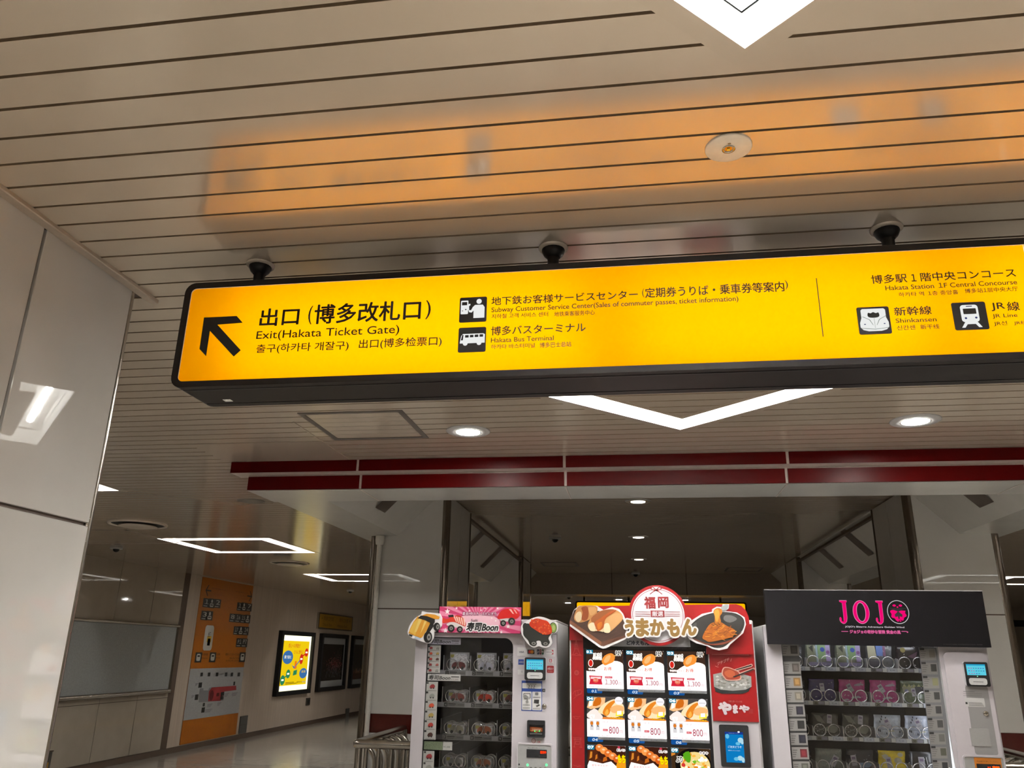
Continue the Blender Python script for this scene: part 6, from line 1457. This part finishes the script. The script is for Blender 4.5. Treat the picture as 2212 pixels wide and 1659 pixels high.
def d_pattern(q, x, y, z, w_, h_):
    for i in range(5): q.poly([(x - w_ * .45 + i * w_ * .18, z + h_ * .72), (x - w_ * .27 + i * w_ * .18, z + h_ * .72), (x - w_ * .36 + i * w_ * .18, z + h_ * .86)], y, P('#a8a878'))
    q.rect(x - w_ * .45, x + w_ * .45, z + h_ * .5, z + h_ * .72, y, P('#9a9a80')); q.poly(circ(x + w_ * .4, z + h_ * .6, w_ * .08, h_ * .1, 12), y - .001, P('#7a6ab0')); q.poly(circ(x - w_ * .3, z + h_ * .55, w_ * .08, h_ * .08, 12), y - .001, P('#7a7aa8')); tagcard(q, x - w_ * .05, y, z + h_ * .5, .016, .1); q.rect(x + w_ * .02, x + w_ * .35, z + h_ * .45, z + h_ * .75, y - .0006, P('#4a4a50')); shine(q, x, y, z, w_, h_, 8, 6)
def d_clear(q, x, y, z, w_, h_):
    q.poly([(x - w_ * .45, z + h_ * .95), (x - w_ * .2, z + h_ * .9), (x, z + h_ * .55), (x - w_ * .3, z + h_ * .65)], y, P('#77786a')); q.poly(spline([(x - w_ * .05, z + h_ * .3), (x + w_ * .2, z + h_ * .5), (x + w_ * .45, z + h_ * .4), (x + w_ * .3, z + h_ * .15)], 3), y, P('#85887a')); q.poly(circ(x + w_ * .05, z + h_ * .75, w_ * .14, None, 14), y, P('#4c4f48')); tagcard(q, x + w_ * .16, y, z + h_ * .76, .018, -.12); shine(q, x - w_ * .2, y, z + h_ * .1, w_ * .5, h_ * .5, 14, 7)
def d_white(q, x, y, z, w_, h_):
    rg2 = random.Random(8); q.rect(x - w_ * .45, x + w_ * .45, z + h_ * .37, z + h_ * .40, y - .0004, P('#8a94a4'))
    for i in range(11): px, pz = x + w_ * rg2.uniform(-.4, .4), z + h_ * rg2.uniform(.08, .92); q.poly([(px - .003, pz), (px + .003, pz - .001), (px + .003, pz + .009), (px - .002, pz + .01)], y - .0006, P('#2a2c3a'))
    tagcard(q, x - w_ * .03, y, z + h_ * .64, .02, .35); shine(q, x, y, z, w_, h_, 6, 9); cloud(q, x + w_ * .1, z + h_ * .32, .012, y - .001, P('#b8b88a'))
def d_grey(q, x, y, z, w_, h_): q.poly([(x - w_ * .3, z + h_ * .3), (x + w_ * .1, z + h_ * .35), (x, z + h_ * .7), (x - w_ * .28, z + h_ * .75)], y, P('#77807a')); q.rect(x - w_ * .4, x + w_ * .3, z, z + h_ * .16, y - .0006, P('#5a7838')); tagcard(q, x + w_ * .18, y, z + h_ * .5, .022, -.55); shine(q, x, y, z, w_, h_, 8, 10)
def d_black(q, x, y, z, w_, h_): q.poly([(x - w_ * .05, z + h_ * .25), (x + w_ * .3, z + h_ * .28), (x + w_ * .42, z + h_ * .4), (x + w_ * .3, z + h_ * .48), (x - w_ * .05, z + h_ * .46)], y, P('#7a96b0')); tagcard(q, x - w_ * .25, y, z + h_ * .55, .02, .12); shine(q, x + w_ * .2, y, z, w_, h_, 6, 11)
def d_yellow(q, x, y, z, w_, h_):
    for dx, dz, r_ in ((-.25, .75, .016), (.2, .6, .02), (-.1, .4, .014), (.3, .85, .014), (.05, .15, .018)): q.poly(circ(x + dx * w_, z + dz * h_, r_, r_ * .8, 12), y, P('#c8c2a0'))
    tagcard(q, x - w_ * .15, y - .002, z + h_ * .52, .02, .15); q.poly(star(x + w_ * .25, z + h_ * .12, .014), y - .001, P('#4a4a48')); shine(q, x, y, z, w_, h_, 5, 12)
def d_black2(q, x, y, z, w_, h_): tagcard(q, x - w_ * .1, y, z + h_ * .55, .022, 0.02); q.tube([(x + w_ * .08, y - .004, z + h_ * .8), (x + w_ * .1, y - .004, z + h_ * .5), (x + w_ * .2, y - .004, z + h_ * .3)], .002, film, 6); shine(q, x + w_ * .2, y, z, w_ * .8, h_, 6, 13)
def body(c_, r=.25, var=.18): return M('bag ' + c_, c_, r, .05, .7, var=var, scale=(14, 14, 14), bump=.3)
GOODS = [[(body('#6e7468'), d_green, 'clear green, blue and lilac printed bag, leftmost whole bag of the top shelf'), (body('#6c7266'), d_green, 'clear green, blue and lilac printed bag right of its top-shelf twin'), (body('#55585c'), d_blue, 'bag with a cream and blue print glinting on the top shelf'), (body('#1c181c'), d_dark, 'dark bag at the right end of the top shelf')],
         [(body('#2b2450'), d_purple, 'deep purple bagged cushion on the second shelf'), (body('#94366e'), d_pink, 'pink cloud-print bag beside the purple one'), (body('#963870'), d_pink, 'pink cloud-print bag beside the green patterned one'), (body('#5a6450'), d_pattern, 'green zigzag-patterned bag at the right of the second shelf')],
         [(body('#3a3b34'), d_clear, 'crinkled clear bag at the left of the third shelf'), (body('#3c3d36'), d_clear, 'crinkled clear bag beside the pale spotted ones'), (body('#99a0aa'), d_white, 'pale spotted bag in the middle of the third shelf'), (body('#8f96a4'), d_white, 'pale spotted bag at the right of the third shelf')],
         [(body('#6a6f68'), d_grey, 'grey and green bag at the left of the lowest visible shelf'), (body('#14151c'), d_black, 'black bag with a pale blue patch on the lowest visible shelf'), (body('#b8a31c'), d_yellow, 'bright yellow bag on the lowest visible shelf'), (body('#15171d'), d_black2, 'black bag right of the yellow one')]]
for r in range(4):
    for c_ in range(4):
        xa, xb = inner(XS3[c_ + 1], 0)[0], inner(XS3[c_ + 2], 0)[0]; xm = (xa + xb) / 2 - .004; z = rows3[r] - .004
        bd, dw, lb = GOODS[r][c_]
        hh = .135 if r == 0 else .118
        bag('goods_bag', xm, z, .138, hh, bd, dw, lb)
    xm = (inner(XS3[0], 0)[0] + inner(XS3[1], 0)[0]) / 2; z = rows3[r] - .004
    bag('goods_bag', xm + .012, z, .11, .11, body('#4a4a4c'), lambda q, x, y, z, w_, h_: shine(q, x + w_ * .35, y, z, w_ * .3, h_, 6, 20), 'dim bag half hidden behind the label strip, %s shelf' % ('top', 'second', 'third', 'lowest')[r])
    for c_ in range(5):
        xa, xb = inner(XS3[c_], 0)[0], inner(XS3[c_ + 1], 0)[0]; xm = (xa + xb) / 2 - .004
        for dx in (-.037, .037): v3.part('spiral_coil', coil2(MB(), xm + dx, IY + .006, rows3[r] + .030, .030))
# label strips inside the glass
gy = MY + .024; k = K(1630, 1240, 3.8007, gy)
g2 = P('#8d8b89')
v3.part('label_strip', MB().poly([k(*p) for p in ((222, 585), (358, 585), (455, 1592), (312, 1592))], gy, P('#2a2a2a')))
v3.part('label_strip', MB().poly([k(*p) for p in ((1345, 600), (1512, 605), (1625, 1592), (1462, 1592))], gy, P('#77787c')))
cols_ = ['#3a3634', '#5a5450', '#8a6a3c', '#7a7468', '#22202c', '#161616', '#161624', '#6a2028', '#5a5c54']
for i in range(9):
    cz_ = 590 + i * 117 - (30 if i == 0 else 0); s_ = 222 + (cz_ - 585) * .0945
    o = v3.part('product_label', MB().poly([k(s_ + 3, cz_ + 12), k(s_ + 140, cz_ + 12), k(s_ + 150, cz_ + 112), k(s_ + 12, cz_ + 112)], gy - .001, g2))
    v3.part('product_print', MB().poly([k(s_ + 72, cz_ + 28), k(s_ + 128, cz_ + 28), k(s_ + 134, cz_ + 95), k(s_ + 78, cz_ + 95)], gy - .002, P(cols_[i])).poly([k(s_ + 84, cz_ + 40), k(s_ + 116, cz_ + 40), k(s_ + 122, cz_ + 82), k(s_ + 90, cz_ + 82)], gy - .0026, M('mini product print %d' % i, cols_[i], .5, var=.5, scale=(300, 300, 300))), o)
    q = MB()
    for j in range(4): q.poly([k(s_ + 12, cz_ + 34 + j * 18), k(s_ + 50 - j * 4, cz_ + 34 + j * 18), k(s_ + 50 - j * 4, cz_ + 40 + j * 18), k(s_ + 12, cz_ + 40 + j * 18)], gy - .002, P('#5d5b5a'))
    v3.part('lettering', q, o)
for i in range(9):
    cz_ = 605 + i * 115; s_ = 1350 + (cz_ - 605) * .116
    o = v3.part('product_label', MB().poly([k(s_ + 4, cz_ + 10), k(s_ + 132, cz_ + 10), k(s_ + 142, cz_ + 104), k(s_ + 14, cz_ + 104)], gy - .001, g2))
    v3.part('product_print', MB().poly([k(s_ + 80, cz_ + 20), k(s_ + 126, cz_ + 20), k(s_ + 132, cz_ + 80), k(s_ + 86, cz_ + 80)], gy - .002, P(['#77736a', '#3a3a38', '#8d8c6a', '#3c3d3c', '#3f3e40', '#4a4a4a', '#6a6c66', '#55574a', '#2a2c2e'][i])), o)
    q = MB().poly([k(s_ + 4, cz_ + 2), k(s_ + 40, cz_ + 2), k(s_ + 42, cz_ + 20), k(s_ + 6, cz_ + 20)], gy - .002, bk_)
    for j in range(4): q.poly([k(s_ + 14, cz_ + 28 + j * 17), k(s_ + 58 - j * 5, cz_ + 28 + j * 17), k(s_ + 58 - j * 5, cz_ + 33 + j * 17), k(s_ + 14, cz_ + 33 + j * 17)], gy - .002, P('#6d6b6a'))
    v3.part('lettering', q, o)
v3.part('interior_lamp', MB().box(1.562, 1.578, MY + .05, MY + .062, .5, 1.44, EM('#f4f8ff', 10, True)), label='bright vertical light strip inside the glass')
v3.part('interior_lamp', MB().box(.80, 1.55, MY + .065, MY + .08, 1.726, 1.742, EM('#f4f8ff', 12, True)))
# control column
cp = v3.part('control_column', MB().prism(rr(1.606, 1.822, .30, 1.668, .03, 6), MY - .012, MY, M('white moulded column', (.34, .315, .335), .3, var=.02)))
yc = MY - .012
v3.part('recess_plate', MB().prism(rr(1.690, 1.80, 1.17, 1.50, .01, 3), yc - .0008, yc, P('#969494')), cp)
terminal(v3, None, (1.692, 1.81, 1.499, 1.620))
k = K(1630, 1240, 3.8007, yc); q = MB()
for i in range(3): a, b_ = k(1712, 962 + i * 17), k(1805 + (i > 0) * 60, 968 + i * 17); q.rect(a[0], b_[0], b_[1], a[1], yc - .0016, P('#6a6a6a'))
a, b_ = k(1722, 1015), k(1895, 1092); q.poly(rr(a[0], b_[0], b_[1], a[1], .003, 2), yc - .0016, P('#c9c7c6')); q.rect(a[0] + .001, a[0] + .011, b_[1] + .012, b_[1] + .022, yc - .0022, bk_)
for i in range(4): q.rect(a[0] + .016, b_[0] - .006 - i * .003, b_[1] + .004 + i * .005, b_[1] + .006 + i * .005, yc - .0022, P('#77'+'7777'))
v3.part('instruction_sticker', q, cp)
lock(v3, k(1897, 1145), yc)
a, b_ = k(1762, 1265), k(1942, 1415); v3.part('blank_cover', MB().prism(rr(a[0], b_[0], b_[1], a[1], .004, 3), yc - .004, yc, P('#a19f9e')), cp)
cz1 = 1.166; pn = v3.part('coin_panel', MB().ring(rr(1.624, 1.822, .74, cz1, .012, 4), rr(1.630, 1.816, .746, cz1 - .006, .010, 4), yc - .012, yc, white_m).prism(rr(1.628, 1.818, .744, cz1 - .004, .01, 4), yc - .008, yc, M('silver coin panel', (.26, .26, .26), .35, .3)))
yp = yc - .008; q = MB().rect(1.676, 1.804, .76, 1.157, yp - .0008, P('#c8761a')); q.fit('商品番号を押してください', 1.688, 1.79, 1.136, 1.143, yp - .0016, P('#3a2208')); q.rect(1.684, 1.798, 1.085, 1.128, yp - .0016, black_m); q.fit('71', 1.735, 1.752, 1.098, 1.116, yp - .0024, EM('#ff3a08', 1.4), .02); q.fit('売切', 1.758, 1.79, 1.1, 1.119, yp - .0024, EM('#ff5a18', 1.4), .04)
v3.part('display', q, pn)
v3.part('delivery_flap', MB().box(.85, 1.5, MY - .006, MY + .02, .18, .40, black_m, .006))
